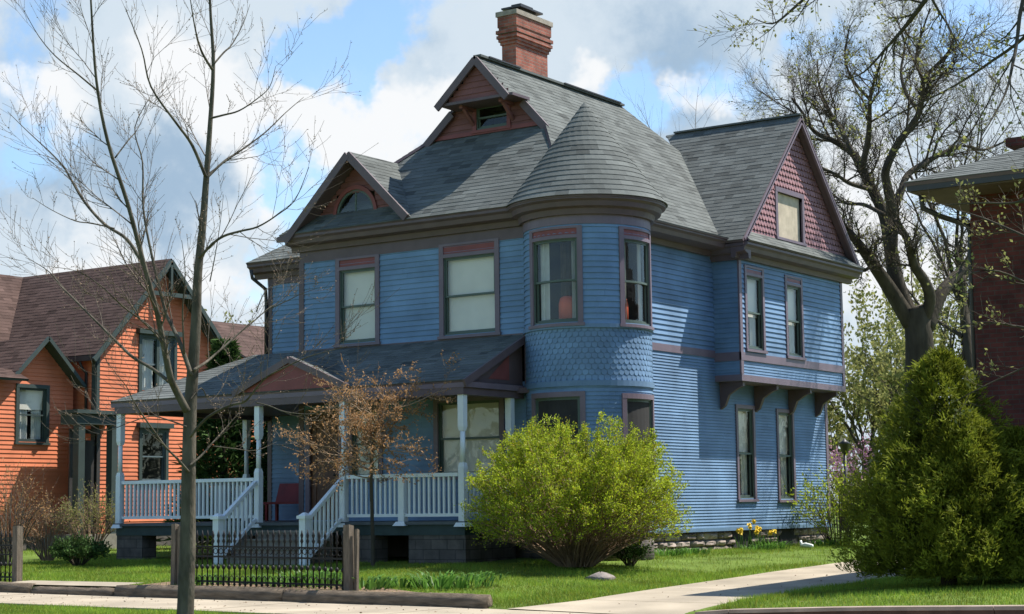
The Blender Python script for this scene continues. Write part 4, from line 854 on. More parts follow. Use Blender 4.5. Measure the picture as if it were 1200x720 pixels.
# small bronze-leaved tree in front of the porch
p = hit(437, 664, 1, -3.0); D1 = float(-(R.T @ (p - CAM))[2]); zb = float(gz(p[0], p[1]))
T = thing('small_tree', 'small slender tree with bronze new leaves growing in front of the porch railing', 'tree', (p[0], p[1], zb)); rn = random.Random(5)
mb = MB(); tp, tr = limb(mb, [(437, 668), (437, 640), (436, 600), (435, 560), (436, 530), (440, 505), (444, 488)], D1, .042, .022, 7, 0); part('trunk', mb, M['darkbark'], T, smooth=True)
mb = MB(); tips = []
for i in range(30):
    t = rn.uniform(.5, 1); q = tp[int(t * (len(tp) - 1))]; a = i * 2.4; el = rn.uniform(.0, .9) if i > 8 else rn.uniform(.5, 1.3)
    grow(mb, rn, q, (math.cos(a) * math.cos(el), math.sin(a) * math.cos(el), math.sin(el)), rn.uniform(.8, 1.6) * (1 if el < .8 else .5), .016, 2, tips, .7, .01, 6, 6, 4, .15)
part('branches', mb, M['stemb'], T)
mb = MB(); buds(mb, tips, 6, .05, (.6, 1.4), .014); part('leaves', mb, M['bronze'], T)

# big yellow-green shrub
bc = V([1.42, -2.0, -.1]); T = thing('round_shrub', 'large rounded yellow green shrub in front of the corner tower', 'shrub', bc); rn = random.Random(8)
stem = MB(); lc = []; ld = []; tips = []
RB_ = V([2.0, 1.75, 2.55])
def shell(th, ph):                                      # uneven outline of the shrub
    n = 1 + .018 * math.sin(3 * th + 1) + .02 * math.sin(5 * th + 4 * ph) + .02 * math.sin(11 * th + 7 * ph)
    rr = math.cos(ph) ** .62; return V([RB_[0] * rr * math.cos(th) * n, RB_[1] * rr * math.sin(th) * n,   .42 + (RB_[2] - .42) * (.08 + .92 * math.sin(ph)) * n ** .7])
for i in range(560):
    th = rn.uniform(0, 2 * math.pi); ph = math.asin(min(1, rn.random() ** .75)) if i % 4 else rn.uniform(0, .5); e = bc + shell(th, ph) * rn.uniform(.82, 1.04)
    s_ = bc + V([math.cos(th) * rn.uniform(0, .35), math.sin(th) * rn.uniform(0, .35), 0]); m = s_ + (e - s_) * .5 + V([0, 0, .12 * math.cos(ph)])
    pts = smooth_line([s_, m, e], 5); k = len(pts); rs = [.014 - .011 * j / (k - 1) for j in range(k)]; stem.tube(pts, rs, 3, cap=False)
    tl = []; side_kids(stem, rn, pts, rs, .48, 1, tl, .7, .08, 9, .14, .3, (.3, .6))
    for tp_, d in tl: tips.append((tp_, d))
    tips.append((pts[-5:], unit(e - m)))
part('stems', stem, M['stemb'], T)
mb = MB(); C_ = []; Dd = []; tn = []
for pts, d in tips:
    for _ in range(52):
        i = nr.integers(0, len(pts) - 1); f = nr.random(); q = pts[i] * (1 - f) + pts[i + 1] * f; h = (q - bc) / RB_; rel = math.sqrt(h[0] ** 2 + h[1] ** 2 + max(0, h[2]) ** 2)
        if nr.random() < min(1, max(0., (rel - .50) * 2.3)) * (.15 + .85 * min(1., max(0, h[2] * 1.45 - .22))): C_.append(q); Dd.append(d); 
C_ = V(C_) + nr.normal(size=(len(C_), 3)) * .03; Dd = unit(V(Dd) + nr.normal(size=(len(C_), 3)) * .7); n = len(C_)
leafquads(mb, C_, nr.uniform(.03, .06, n), nr.uniform(.008, .014, n), Dd, nr.uniform(.55, 1.4, n)[:, None] * np.where((nr.random(n) < .08)[:, None], V([1.05, .72, .8]), V([1., 1., 1.]))); part('foliage', mb, M['leafy'], T)
# low dark shrub against the foundation behind it
def leaf_shrub(name, label, c, rx, ry, h, nst, leaves_n, lsize, lm, sm_, seed, group=None, cat='shrub', bare=.0, kids=5):
    rn = random.Random(seed); c = V(c, float); T = thing(name, label, cat, c, group); st = MB(); tips = []
    for i in range(nst):
        a = rn.uniform(0, 6.283); t = rn.random() ** .5; e = c + V([rx * t * math.cos(a), ry * t * math.sin(a), h * rn.uniform(.65, 1.05) * (1 - .5 * t * t)]); s_ = c + V([rx * .15 * math.cos(a), ry * .15 * math.sin(a), 0])
        pts = smooth_line([s_, (s_ + e) / 2 + V([0, 0, h * .12]), e], 4); k = len(pts); rs = [.012 - .009 * j / (k - 1) for j in range(k)]; st.tube(pts, rs, 3, cap=False); tl = []; side_kids(st, rn, pts, rs, h * .5, 1, tl, .6, .12, kids, .14, .3, (.3, .6)); tips += tl; tips.append((pts[-3:], unit(e - s_)))
    part('stems', st, sm_, T)
    if leaves_n: mb = MB(); buds(mb, tips, leaves_n, lsize, (.6, 1.35), lsize * .5); part('leaves', mb, lm, T)
    return T
leaf_shrub('low_shrub', 'dark leafy low shrub tucked between the rounded shrub and the stone foundation', (1.95, -1.0, -.12), .45, .4, .5, 30, 8, .06, M['cedar'], M['darkbark'], 21)
leaf_shrub('twiggy_shrub', 'loose twiggy shrub with fresh green leaves at the back corner of the blue wall', (.95, 10.4, -.2), 1.0, 1.3, 2.1, 60, 6, .07, M['leafy'], M['darkbark'], 22)
leaf_shrub('side_shrub', 'olive green shrub behind the drive, touching the golden evergreen', (2.2, 10.6, -.2), 1.1, 1.2, 2.5, 70, 9, .08, M['everg'], M['darkbark'], 23)
# golden evergreen beside the drive
ec = V([9.3, -4.45, float(gz(9.3, -4.45))]); T = thing('golden_evergreen', 'broad golden green evergreen between the drive and the brick house', 'evergreen', ec); rn = random.Random(9)
mb = MB(); mb.tube([ec, ec + V([.02, .03, 1.3]), ec + V([.05, 0, 2.7])], [.12, .08, .02], 7); part('trunk', mb, M['darkbark'], T)
br = MB(); C_ = []; Dd = []; tn = []
lobes = [(V([0, 0, 0]), .92, 3.15), (V([.95, .35, 0]), .72, 2.0), (V([-.32, -.15, 0]), .80, 2.0), (V([.5, -.35, 0]), .75, 2.2), (V([1.95, .1, 0]), .72, 1.3)]
def prof(t): return np.interp(t, [0, .06, .2, .45, .7, .9, 1], [.85, .97, 1.0, .88, .61, .30, .06])
for o, wr, hh in lobes:
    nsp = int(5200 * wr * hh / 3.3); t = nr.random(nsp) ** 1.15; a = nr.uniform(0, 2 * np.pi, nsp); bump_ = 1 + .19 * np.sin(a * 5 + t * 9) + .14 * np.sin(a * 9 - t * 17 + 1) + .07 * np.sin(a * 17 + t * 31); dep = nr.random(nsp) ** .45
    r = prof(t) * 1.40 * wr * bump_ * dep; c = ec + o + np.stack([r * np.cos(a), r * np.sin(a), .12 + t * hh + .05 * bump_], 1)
    out = np.stack([np.cos(a), np.sin(a), np.full(nsp, .75)], 1); clump = (.75 + .5 * dep) * (1 + .45 * np.sin(c[:, 0] * 7 + 1) * np.sin(c[:, 1] * 6 + 2) * np.sin(c[:, 2] * 8))  # highlights put into the tint: outer tips brighter, inner sprays darker
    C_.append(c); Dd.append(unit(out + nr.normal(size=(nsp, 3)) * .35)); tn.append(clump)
C_ = np.concatenate(C_); Dd = np.concatenate(Dd); tn = np.concatenate(tn); mb = MB()
for k in range(12):
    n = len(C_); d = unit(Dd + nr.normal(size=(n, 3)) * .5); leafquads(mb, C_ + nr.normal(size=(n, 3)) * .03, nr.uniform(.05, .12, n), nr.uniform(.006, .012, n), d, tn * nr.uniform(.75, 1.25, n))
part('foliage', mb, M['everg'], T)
for i in range(60):
    a = rn.uniform(0, 6.28); z = rn.uniform(.2, 2.6); rr = 1.1 * float(prof(z / 3.4)); br.tube([ec + V([0, 0, z * .9]), ec + V([rr * math.cos(a), rr * math.sin(a), z + .2])], [.02, .006], 3, cap=False)
part('branches', br, M['darkbark'], T)

# big budding tree behind the house, limbs followed from the photo
D2 = 47.; base = at(1078, 640, D2); base[2] = -.1; rn = random.Random(12)
T = thing('spreading_tree', 'large spreading old tree with dark limbs and sparse new leaves behind the blue house', 'tree', base)
mb = MB(); limb(mb, [(1080, 660), (1079, 560), (1078, 470), (1078, 420), (1076, 385), (1070, 360)], D2, .46, .34, 12, 0); part('trunk', mb, M['darkbark'], T, smooth=True)
LB = [([(1068, 380), (1050, 350), (1036, 328), (1022, 308), (1008, 288), (995, 272), (984, 262), (978, 240)], .30, .06, -1.5),
 ([(1066, 370), (1052, 335), (1046, 305), (1042, 280), (1036, 252), (1022, 222), (1008, 195), (999, 180), (978, 166), (955, 155), (940, 132), (928, 115)], .30, .03, 2.0),
 ([(1045, 300), (1046, 262), (1044, 240), (1040, 218), (1038, 200), (1050, 172), (1066, 150), (1077, 132), (1081, 110), (1083, 92), (1098, 76), (1112, 60), (1118, 40)], .20, .03, -2.5),
 ([(1046, 250), (1056, 225), (1064, 205), (1086, 190), (1104, 180), (1130, 171), (1152, 176), (1180, 165)], .15, .03, 3.0),
 ([(1010, 198), (1017, 165), (1019, 140), (1020, 115), (1026, 90), (1036, 60)], .12, .02, -2.0), ([(1000, 182), (985, 150), (972, 130), (960, 100), (958, 70)], .09, .02, 2.5),
 ([(1020, 222), (996, 215), (980, 205), (950, 190), (930, 170)], .09, .02, -3), ([(1036, 252), (1012, 240), (990, 238), (968, 222), (940, 208)], .08, .02, 3.5),
 ([(1080, 380), (1090, 352), (1084, 330), (1072, 312), (1066, 290), (1062, 278), (1050, 258)], .22, .10, -2.0), ([(1086, 385), (1100, 350), (1114, 330), (1128, 315), (1140, 298), (1160, 270)], .28, .08, 2.0),
 ([(1078, 132), (1062, 110), (1056, 84), (1060, 52), (1050, 20)], .08, .02, 2.0), ([(1082, 95), (1074, 70), (1080, 40), (1090, 10)], .07, .02, -1), ([(1019, 116), (1000, 95), (990, 66), (996, 30)], .06, .02, -1), ([(1024, 310), (1010, 318), (1002, 306), (988, 312)], .07, .02, -2), ([(1046, 290), (1030, 280), (1022, 300), (1012, 304)], .06, .02, 2),
 ([(1066, 205), (1082, 230), (1096, 240), (1112, 232)], .05, .02, -2)]
crown = MB(); tips = []
for px, a, b, dd in LB:
    a *= .8; b *= .8
    m = MB(); pts, rs = limb(m, px, D2, a, b, 7, dd); part('limb', m, M['darkbark'], T, smooth=True)
    L_ = sum(np.linalg.norm(pts[i + 1] - pts[i]) for i in range(len(pts) - 1)); side_kids(crown, rn, pts, [min(r, .07) for r in rs], min(L_ * .5, 3.0), 3, tips, .65, .07, int(7 + L_ * 1.3), .2, .3, (.35, .8))
part('twigs', crown, M['darkbark'], T)
mb = MB(); tl = [t for t in tips if rn.random() < .08]; buds(mb, tl, 3, .075, (.6, 1.3), .05); part('new_leaves', mb, M['bud'], T)

def round_tree(name, label, c, h, tr, cr, seed, bm=None, nb=2, bsize=.1, group=None, lev=3, kids=6, limbs=9, bark='darkbark', up=.16, spread=.6, frac=1., cat='tree', low=.3):
    rn = random.Random(seed); c = V(c, float); T = thing(name, label, cat, c, group); mb = MB()
    th = h * low; top = c + V([rn.gauss(0, .2), rn.gauss(0, .2), th]); mb.tube([c - V([0, 0, .2]), (c + top) / 2 + V([.05, 0, 0]), top], [tr, tr * .85, tr * .7], 8); part('trunk', mb, M[bark], T)
    br = MB(); tips = []
    for i in range(limbs):
        a = i * 2.4 + rn.random(); el = rn.uniform(.45, 1.35); q = top - V([0, 0, th * .45 * rn.random()])
        s_ = 1 / max(.45, math.hypot(math.cos(el) / cr * h * .7, math.sin(el))); grow(br, rn, q, (math.cos(a) * math.cos(el), math.sin(a) * math.cos(el), math.sin(el)), h * .62 * min(1.1, s_ * .8), tr * .45, lev, tips, spread, up, 6, kids, 5, .14)
    part('branches', br, M[bark], T)
    if bm: mb = MB(); tl = [t for t in tips if rn.random() < frac]; buds(mb, tl, nb, bsize, (.55, 1.4), bsize * .6); part('leaves', mb, M[bm], T)
    return T
bt = 'trees in the distance behind the houses'
def ground_at(px, dist): p = at(px, 590, dist); return (p[0], p[1], float(gz(p[0], p[1])))
round_tree('redbud', 'pink flowering redbud tree behind the back corner of the blue house', ground_at(986, 62), 4.4, .10, 1.6, 31, 'pink', 3, .10, limbs=8, kids=4)
round_tree('budding_tree', 'pale green budding tree right behind the gap beside the blue house', ground_at(1012, 78), 11, .2, 4.5, 32, 'bud', 7, .22, bt, kids=5)
round_tree('budding_tree', 'olive budding tree between the old tree trunk and the brick house', ground_at(1112, 72), 13, .22, 5, 33, 'bud', 6, .20, bt, kids=5)
round_tree('budding_tree', 'far pale tree low behind the old tree limbs', ground_at(1060, 95), 14, .25, 6, 34, 'bud', 6, .26, bt, kids=5)
round_tree('bare_tree', 'thin dark tree rising behind the brick house roof', ground_at(1150, 50), 13.5, .16, 3.5, 35, 'bud', 1, .10, bt, kids=5, frac=.4, low=.62)
round_tree('bare_tree', 'bare grey tree tops showing over the roof ridge beside the cross gable', ground_at(800, 82), 25.5, .3, 7, 36, None, 0, .1, bt, bark='twig', kids=6, low=.5)
round_tree('bare_tree', 'bare brown tree at the left edge behind the orange roof', ground_at(12, 75), 12, .25, 5, 37, 'bronze', 1, .1, bt, bark='twig', kids=6, frac=.4)
round_tree('budding_tree', 'tan budding tree between the orange gable and the blue house', ground_at(268, 85), 10.5, .2, 4, 38, 'bud', 5, .2, bt, kids=5)
round_tree('budding_tree', 'pale budding tree far behind the orange roof', ground_at(70, 110), 14, .25, 7, 39, 'bud', 3, .22, bt, bark='twig', kids=5, frac=.6)

def conifer(name, label, c, h, r, seed, m, n=3200, group=None, size=.3, pw=.8):
    rn = random.Random(seed); nq = np.random.default_rng(seed); c = V(c, float); T = thing(name, label, 'evergreen', c, group); mb = MB(); mb.tube([c, c + V([0, 0, h * .95])], [r * .1, .02], 6); part('trunk', mb, M['darkbark'], T)
    t = nq.random(n) ** 1.25; a = nq.uniform(0, 2 * np.pi, n); b = 1 + .22 * np.sin(a * 4 + t * 25) + .15 * np.sin(a * 7 - t * 40); q = r * (1 - t) ** pw * b * nq.random(n) ** .5 + .04
    C_ = c + np.stack([q * np.cos(a), q * np.sin(a), .15 + t * h], 1); Dd = unit(np.stack([np.cos(a), np.sin(a), np.full(n, .35)], 1)); mb = MB()
    for k in range(4): leafquads(mb, C_ + nq.normal(size=(n, 3)) * .06, nq.uniform(.6, 1.2, n) * size, nq.uniform(.05, .12, n) * size, unit(Dd + nq.normal(size=(n, 3)) * .5), nq.uniform(.6, 1.4, n))
    part('foliage', mb, m, T); return T
cg = 'dark evergreens standing between the two houses'
conifer('cedar', 'dark evergreen seen through the porch, beside the young tree trunk', (-14.2, 5.2, 0), 5.2, 1.25, 41, M['cedar'], 3600, cg)
conifer('cedar', 'taller dark evergreen seen through the porch left of the steps', (-12.9, 6.2, 0), 4.6, 1.15, 42, M['cedar'], 3600, cg)
conifer('cedar', 'narrow dark evergreen behind the porch, nearest the blue wall', (-12.0, 9.0, 0), 4.4, 1.0, 43, M['cedar'], 3000, cg)
conifer('spruce', 'ragged green conifer top rising above the porch roof between the houses', ground_at(300, 82), 8.2, 2.0, 44, M['everg'], 3000, size=.5)
# shrubs by the orange house
leaf_shrub('dark_bush', 'low dark evergreen bush on the lawn in front of the orange bay', (-9.2, -4.2, -.1), .75, .6, .55, 50, 16, .06, M['cedar'], M['darkbark'], 51)
leaf_shrub('pale_bush', 'pale green budding bush beside the porch corner in front of the green portico', (-12.2, -1.2, 0), .85, .8, 1.55, 60, 6, .05, M['bud'], M['stemb'], 52)
leaf_shrub('russet_bush', 'russet twiggy bush with few leaves below the orange wall', (-11.3, -3.2, -.05), .9, .6, 1.15, 50, 4, .04, M['bronze'], M['stemb'], 53)
leaf_shrub('tan_bush', 'tan twiggy bush at the left edge in front of the orange wall', (-10.9, -4.6, -.1), 1.0, .9, 2.2, 60, 5, .045, M['bronze'], M['twig'], 54)
leaf_shrub('green_bush', 'small green bush seen under the left end of the porch', (-10.6, 1.8, 0), .8, .7, .7, 40, 12, .06, M['leafy'], M['stemb'], 55)

# strap leaf clumps, daffodils, grass
def clump(name, label, c, n, h, r, seed, group, m='lily', wd=.012, cat='plant'):
    nq = np.random.default_rng(seed); c = V([c[0], c[1], float(gz(c[0], c[1]))]); mb = MB(); a = nq.uniform(0, 6.283, n); r0 = nq.random(n) ** .5 * r; P0 = c + np.stack([r0 * np.cos(a), r0 * np.sin(a), np.zeros(n)], 1)
    od = np.stack([np.cos(a), np.sin(a), np.zeros(n)], 1) * nq.uniform(.1, 1.3, n)[:, None] + nq.normal(size=(n, 3)) * .12; od[:, 2] = 0; hh = nq.uniform(.55, 1.1, n)[:, None] * h; sd = unit(np.cross(od + 1e-3, V([0, 0, 1.]))) * wd; P1 = P0 + od * hh * .5 + V([0, 0, 1.]) * hh * .7; P2 = P0 + od * hh * 1.25 + V([0, 0, 1.]) * hh * .85
    t = nq.uniform(.65, 1.3, n); mb.quads(np.stack([P0 - sd, P0 + sd, P1 + sd, P1 - sd], 1), t); mb.quads(np.stack([P1 - sd, P1 + sd, P2], 1), t); return solo(name, mb, M[m], c, label, cat, group)
lg = 'strap leaf plants around the front garden'
def gp(px, py, y): p = hit(px, py, 1, y); return (p[0], y)
for px, y, n, h, r, lab in ((250, -7.6, 70, .30, .35, 'low green leaf clump behind the fence near the young tree'), (300, -7.4, 110, .26, .2, 'sparse leaf clump behind the middle of the fence'), (345, -7.5, 110, .36, .45, 'dense leaf clump behind the fence beside the newel post'), (378, -7.4, 150, .42, .5, 'thick tall leaf clump left of the wooden fence post'),
                          (432, -7.4, 120, .34, .42, 'bright leaf clump just right of the wooden fence post'), (468, -6.9, 60, .28, .3, 'bright leaf clump at the foot of the small bronze tree'), (515, -6.6, 160, .40, .5, 'dark green leaf clump above the timber stub'), (552, -6.2, 90, .30, .36, 'dark green leaf clump on the lawn side of the mulch'), (560, -5.2, 60, .25, .4, 'short leaf clump on the lawn below the porch corner post')):
    clump('leaf_clump', lab, gp(px, 680, y), int(n * .8), h * .72, r, int(px), lg, wd=.018)
for y, n, h, lab in ((2.4, 140, .34, 'leaf clump at the stone foundation beside the rounded shrub'), (3.4, 120, .30, 'leaf clump below the middle of the stone foundation'), (7.2, 130, .42, 'leafy clump in front of the first cellar window'), (10.0, 120, .36, 'leaf clump in front of the rear cellar window'), (6.4, 80, .3, 'low leaf clump left of the daffodils')):
    clump('leaf_clump', lab, (.75, y), n, h * .5, .42, int(y * 10) + 3, lg)
dg = 'daffodil plants by the stone foundation'
for px, py, y, nf, lab in ((871, 640, 6.8, 3, 'small daffodil plant, left of the tall yellow cluster'), (887, 637, 6.9, 9, 'tallest daffodil cluster with many yellow blooms'), (902, 640, 7.1, 3, 'small daffodil plant, right of the tall yellow cluster')):
    c = hit(px, py, 1, y); c[2] = float(gz(c[0], y)); T = thing('daffodil', lab, 'flower', c, dg)
    mb = MB(); n = 30; nq = np.random.default_rng(px); a = nq.uniform(0, 6.28, n); P0 = c + np.stack([.12 * np.cos(a), .12 * np.sin(a), np.zeros(n)], 1); leafquads(mb, P0, nq.uniform(.2, .36, n), .012, unit(np.stack([.3 * np.cos(a), .3 * np.sin(a), np.ones(n)], 1)), nq.uniform(.6, 1.1, n)); part('leaves', mb, M['lily'], T)
    st = MB(); fl_ = MB()
    for i in range(nf):
        a = rng.uniform(0, 6.28); q = c + V([rng.uniform(-.13, .13), rng.uniform(-.13, .13), rng.uniform(.34, .42) if nf < 5 else rng.uniform(.34, .62)]); st.tube([V([q[0], q[1], c[2]]), q], [.006, .005], 4); d = unit(V([math.cos(a) * .5 + .5, math.sin(a) * .5 - .6, .25])); u = unit(np.cross(d, V([0, 0, 1.]))); w = np.cross(u, d)
        for k in range(6): e = u * math.cos(k * 1.047) + w * math.sin(k * 1.047); s2 = np.cross(d, e); fl_.face([q, q + e * .035 + s2 * .022, q + e * .07, q + e * .035 - s2 * .022])
        fl_.tube([q, q + d * .045], [.016, .026], 6, 1.); part('bloom', fl_, M['yellow'], T); fl_ = MB()
    part('stalks', st, M['lily'], T)
c = hit(945, 650, 1, 8.2); c[2] = float(gz(c[0], 8.2)); mb = MB(); mb.tube([c + V([-.16, .08, .06]), c + V([0, 0, .08]), c + V([.18, -.05, .06])], [.04, .06, .04], 7); mb.tube([c + V([-.15, .08, .06]), c + V([-.18, .1, .18])], [.04, .025], 6); solo('white_plastic_piece', mb, M['plast'], c, 'small white plastic container lying in the grass beside the daffodils', 'item')  # white plastic piece of unknown kind, shaped as a short bent tube
# rock by the shrub
c = hit(704, 671, 1, -3.6); c[2] = float(gz(c[0], -3.6)); mb = MB(); k = 10; rr = random.Random(4)
prof_ = [(.16, -.05), (.19, .02), (.17, .07), (.10, .11), (.02, .12)]
for r, z in prof_:
    for j in range(k): a = 6.283 * j / k; f = rr.uniform(.65, 1.3); mb.v.append((c[0] + r * 1.3 * f * math.cos(a), c[1] + r * f * math.sin(a), c[2] + z + rr.uniform(-.015, .015)))
for i in range(len(prof_) - 1):
    for j in range(k): a = i * k + j; b = i * k + (j + 1) % k; mb.f.append([a, b, b + k, a + k]); mb.t.append(1)
mb.f.append([(len(prof_) - 1) * k + j for j in range(k)]); mb.t.append(1)
solo('rock', mb, M['rock'], c, 'grey rock lying in the grass at the foot of the rounded shrub', 'rock')
# lantern post far behind
c = V(ground_at(992, 54)); T = thing('lantern_post', 'dark lantern post standing before the pink tree behind the house', 'lamp post', c); h = hit(992, 517, 1, c[1])[2]
mb = MB(); mb.tube([c, V([c[0], c[1], h - .35])], [.06, .05], 8); part('post', mb, M['metal'], T); mb = MB(); mb.lathe((c[0], c[1], h - .38), [(.09, 0), (.15, .28), (.20, .30), (.06, .40), (.02, .46)], 6); part('lantern', mb, M['metal'], T)

# grass: too many blades to count
def blades(n, xr, yr, hh, wd, keep):
    x = nr.uniform(*xr, n); y = nr.uniform(*yr, n); k = keep(x, y); x, y = x[k], y[k]; n = len(x); z = gz(x, y); P = np.stack([x, y, z - .01], 1); a = nr.uniform(0, 6.283, n); s_ = np.stack([np.cos(a), np.sin(a), np.zeros(n)], 1) * wd
    patch = .5 + .5 * np.sin(x * 1.3 + np.sin(y * 1.7) * 2) * np.sin(y * 1.1 + np.sin(x * .9) * 2); h = nr.uniform(.5, 1.25, n) * hh * (.75 + .5 * patch); tip = P + np.stack([nr.normal(size=n) * .35 * h, nr.normal(size=n) * .35 * h, h], 1)
    tn = nr.uniform(.7, 1.25, n) * (.68 + .62 * patch); yel = (nr.random(n) < .08 + .25 * (1 - patch)); t3 = np.stack([tn * np.where(yel, 1.5, 1), tn * np.where(yel, 1.05, 1), tn], 1); return np.stack([P - s_, P + s_, tip], 1), t3
inp = lambda x, y, poly: (x > np.interp(y, [p[1] for p in poly[0]], [p[0] for p in poly[0]])) & (x < np.interp(y, [p[1] for p in poly[1]], [p[0] for p in poly[1]]))
drive = (dl, dr); pathp = (pl, pr)
def k_lawn(x, y): return ~inp(x, y, drive) & ~(inp(x, y, pathp) & (y < -7.72)) & ~((x < 2.4) & (x > -3.3) & (y < -7.5) & (nr.random(len(x)) < .75)) & ~((x < -.05) & (x > -6.9) & (y > -.1)) & ~((x < 0) & (x > -10.3) & (y > -1.9) & (y < 2.6)) & ~((x > 8.9) & (y > -1.9))
mb = MB()
for n, xr, yr, hh in ((150000, (-12, 12), (-8.35, -1), .065), (45000, (-26, 8), (-1, 14), .08), (9000, (.1, 1.5), (1, 12), .06), (9000, (3.6, 4.9), (-8.3, 3), .09), (9000, (6.9, 7.5), (-8.2, 3), .09)):
    q, t = blades(n, xr, yr, hh, .006, k_lawn); mb.quads(q, t)
solo('grass', mb, M['grass'], (0, 0, 0), kind='stuff')
mb = MB(); q, t = blades(70000, (-7, 8), (-13.4, -10.66), .06, .005, lambda x, y: (x * .82 + y * .57 < 2)); q[:, :, 2] = q[:, :, 2] + .0; mb.quads(q, t); solo('verge_grass', mb, M['grass'], (0, 0, 0), kind='stuff')

# fallen leaves and twigs on the ground: litter
n = 700; x = nr.uniform(-9, 11, n); y = np.where(nr.random(n) < .5, nr.uniform(-10.6, -8.4, n), nr.uniform(-8.3, 1, n)); zz = np.where(y < -8.36, sw_z(x) + .012, gz(x, y) + .022)
a = nr.uniform(0, 6.283, n); mb = MB(); leafquads(mb, np.stack([x, y, zz], 1), nr.uniform(.015, .05, n), nr.uniform(.004, .012, n), unit(np.stack([np.cos(a), np.sin(a), nr.uniform(0, .25, n)], 1)), nr.uniform(.8, 1.8, n)); solo('fallen_leaves', mb, M['mulch'], (0, 0, 0), kind='stuff')

# near tree beyond the right edge: its budding branches reach into view
D3 = 17.; rn = random.Random(15); base = at(1420, 700, D3); base[2] = -.5
T = thing('overhanging_tree', 'near tree at the right edge whose thin budding branches cross the brick wall and sky', 'tree', base)
mb = MB(); limb(mb, [(1424, 790), (1422, 700), (1416, 500), (1424, 330), (1408, 180), (1402, 40), (1384, -110), (1390, -260), (1376, -420)], D3, .26, .03, 12, 1.5); part('trunk', mb, M['darkbark'], T, smooth=True)
tw_ = MB(); tips = []
for px, a, dd, L_, kk in (([(1410, 200), (1330, 170), (1250, 200), (1200, 235), (1150, 238), (1105, 240)], .03, 1.5, .7, 9), ([(1412, 300), (1330, 330), (1250, 300), (1190, 272), (1150, 255), (1120, 246)], .028, 2, .7, 9), ([(1414, 330), (1320, 380), (1230, 345), (1170, 318), (1130, 322)], .025, -1, .6, 9),
     ([(1414, 380), (1300, 400), (1200, 384), (1150, 378), (1100, 390)], .022, 1, .5, 8), ([(1405, 100), (1300, 60), (1230, 30), (1180, 60), (1120, 100), (1060, 130), (1025, 150)], .03, 3, .8, 12),
     ([(1398, -20), (1250, -90), (1130, -60), (1085, 0), (1062, 30), (1040, 55), (1012, 85), (985, 95)], .045, 2, .9, 14), ([(1400, 20), (1300, -60), (1210, -20), (1190, 60), (1178, 110), (1150, 160)], .035, -2, .9, 12), ([(1395, -80), (1200, -140), (1050, -90), (975, -30), (930, 10), (905, 28), (880, 20)], .04, 4, .9, 14), ([(1414, 420), (1330, 440), (1240, 420), (1180, 440), (1120, 470)], .02, 0, .5, 7)):
    m = MB(); pts, rs = limb(m, px, D3, a, .004, 5, dd); part('limb', m, M['darkbark'], T); side_kids(tw_, rn, pts[len(pts) // 4:], rs[len(pts) // 4:], L_, 2, tips, .65, .06, kk, .16, .1, (.4, .9))
for i in range(22):
    grow(tw_, rn, at(1410 - i * 1.4, 60 - i * 21, D3), (math.cos(i * 2.4), math.sin(i * 2.4), rn.uniform(.3, 1)), rn.uniform(1.2, 2.6) * (1 - i / 40), .05, 3, tips, .65, .1, 6, 5, 5, .15)
part('twigs', tw_, M['darkbark'], T); mb = MB(); tl = [t for t in tips if rn.random() < .55]; buds(mb, tl, 3, .05, (.7, 1.3), .02); part('new_leaves', mb, M['bud'], T)

# far woods all round: one mass nobody could count
mb = MB(); n = 16000; a = nr.uniform(0, 2 * np.pi, n); rr_ = nr.uniform(150, 215, n); hh_ = 9 + 2.5 * np.sin(a * 23) + 2 * np.sin(a * 57 + 1) + 1.5 * np.sin(a * 131); zz = nr.random(n) ** .8 * hh_
C_ = np.stack([rr_ * np.cos(a), rr_ * np.sin(a), zz - .5], 1); leafquads(mb, C_, nr.uniform(1.5, 3.5, n), nr.uniform(.4, 1.0, n), unit(nr.normal(size=(n, 3)) + V([0, 0, .6])), nr.uniform(.5, 1.3, n)); solo('far_woods', mb, mat('far_foliage', (.13, .13, .06), .9, .4, .05, tint=True), (0, 0, 0), kind='stuff')

# ------------------------------------------------------------------ light and sky
sun = D.lights.new('sun', 'SUN'); sun.energy = 4.6; sun.angle = rad(.5); sun.color = (1, .955, .88); so = D.objects.new('sun', sun); COL.objects.link(so)
so.rotation_euler = Vector((-SUN).tolist()).to_track_quat('-Z', 'Y').to_euler(); so.location = (20, 25, 50)
W = D.worlds.new('World'); scene.world = W; W.use_nodes = True; nt = W.node_tree; N = nt.nodes; L = nt.links
bgd = N['Background']; sky = N.new('ShaderNodeTexSky'); sky.sky_type = 'NISHITA'; sky.sun_disc = False; sky.sun_elevation = math.asin(SUN[2]); sky.sun_rotation = math.atan2(SUN[0], SUN[1]); sky.air_density = 1.0; sky.dust_density = .3; sky.ozone_density = 2.0
bgd.inputs['Strength'].default_value = .10
def math_(op, a, b=None, c=None):
    n = N.new('ShaderNodeMath'); n.operation = op
    for i, x in enumerate((a, b, c)):
        if x is None: continue
        if isinstance(x, (int, float)): n.inputs[i].default_value = x
        else: L.new(x, n.inputs[i])
    return n.outputs[0]
tc = N.new('ShaderNodeTexCoord'); gen = tc.outputs['Generated']
def noise(scale, detail, rough, vec, col=False):
    n = N.new('ShaderNodeTexNoise'); n.inputs['Scale'].default_value = scale; n.inputs['Detail'].default_value = detail; n.inputs['Roughness'].default_value = rough; L.new(vec, n.inputs['Vector']); return n.outputs['Color' if col else 'Fac']
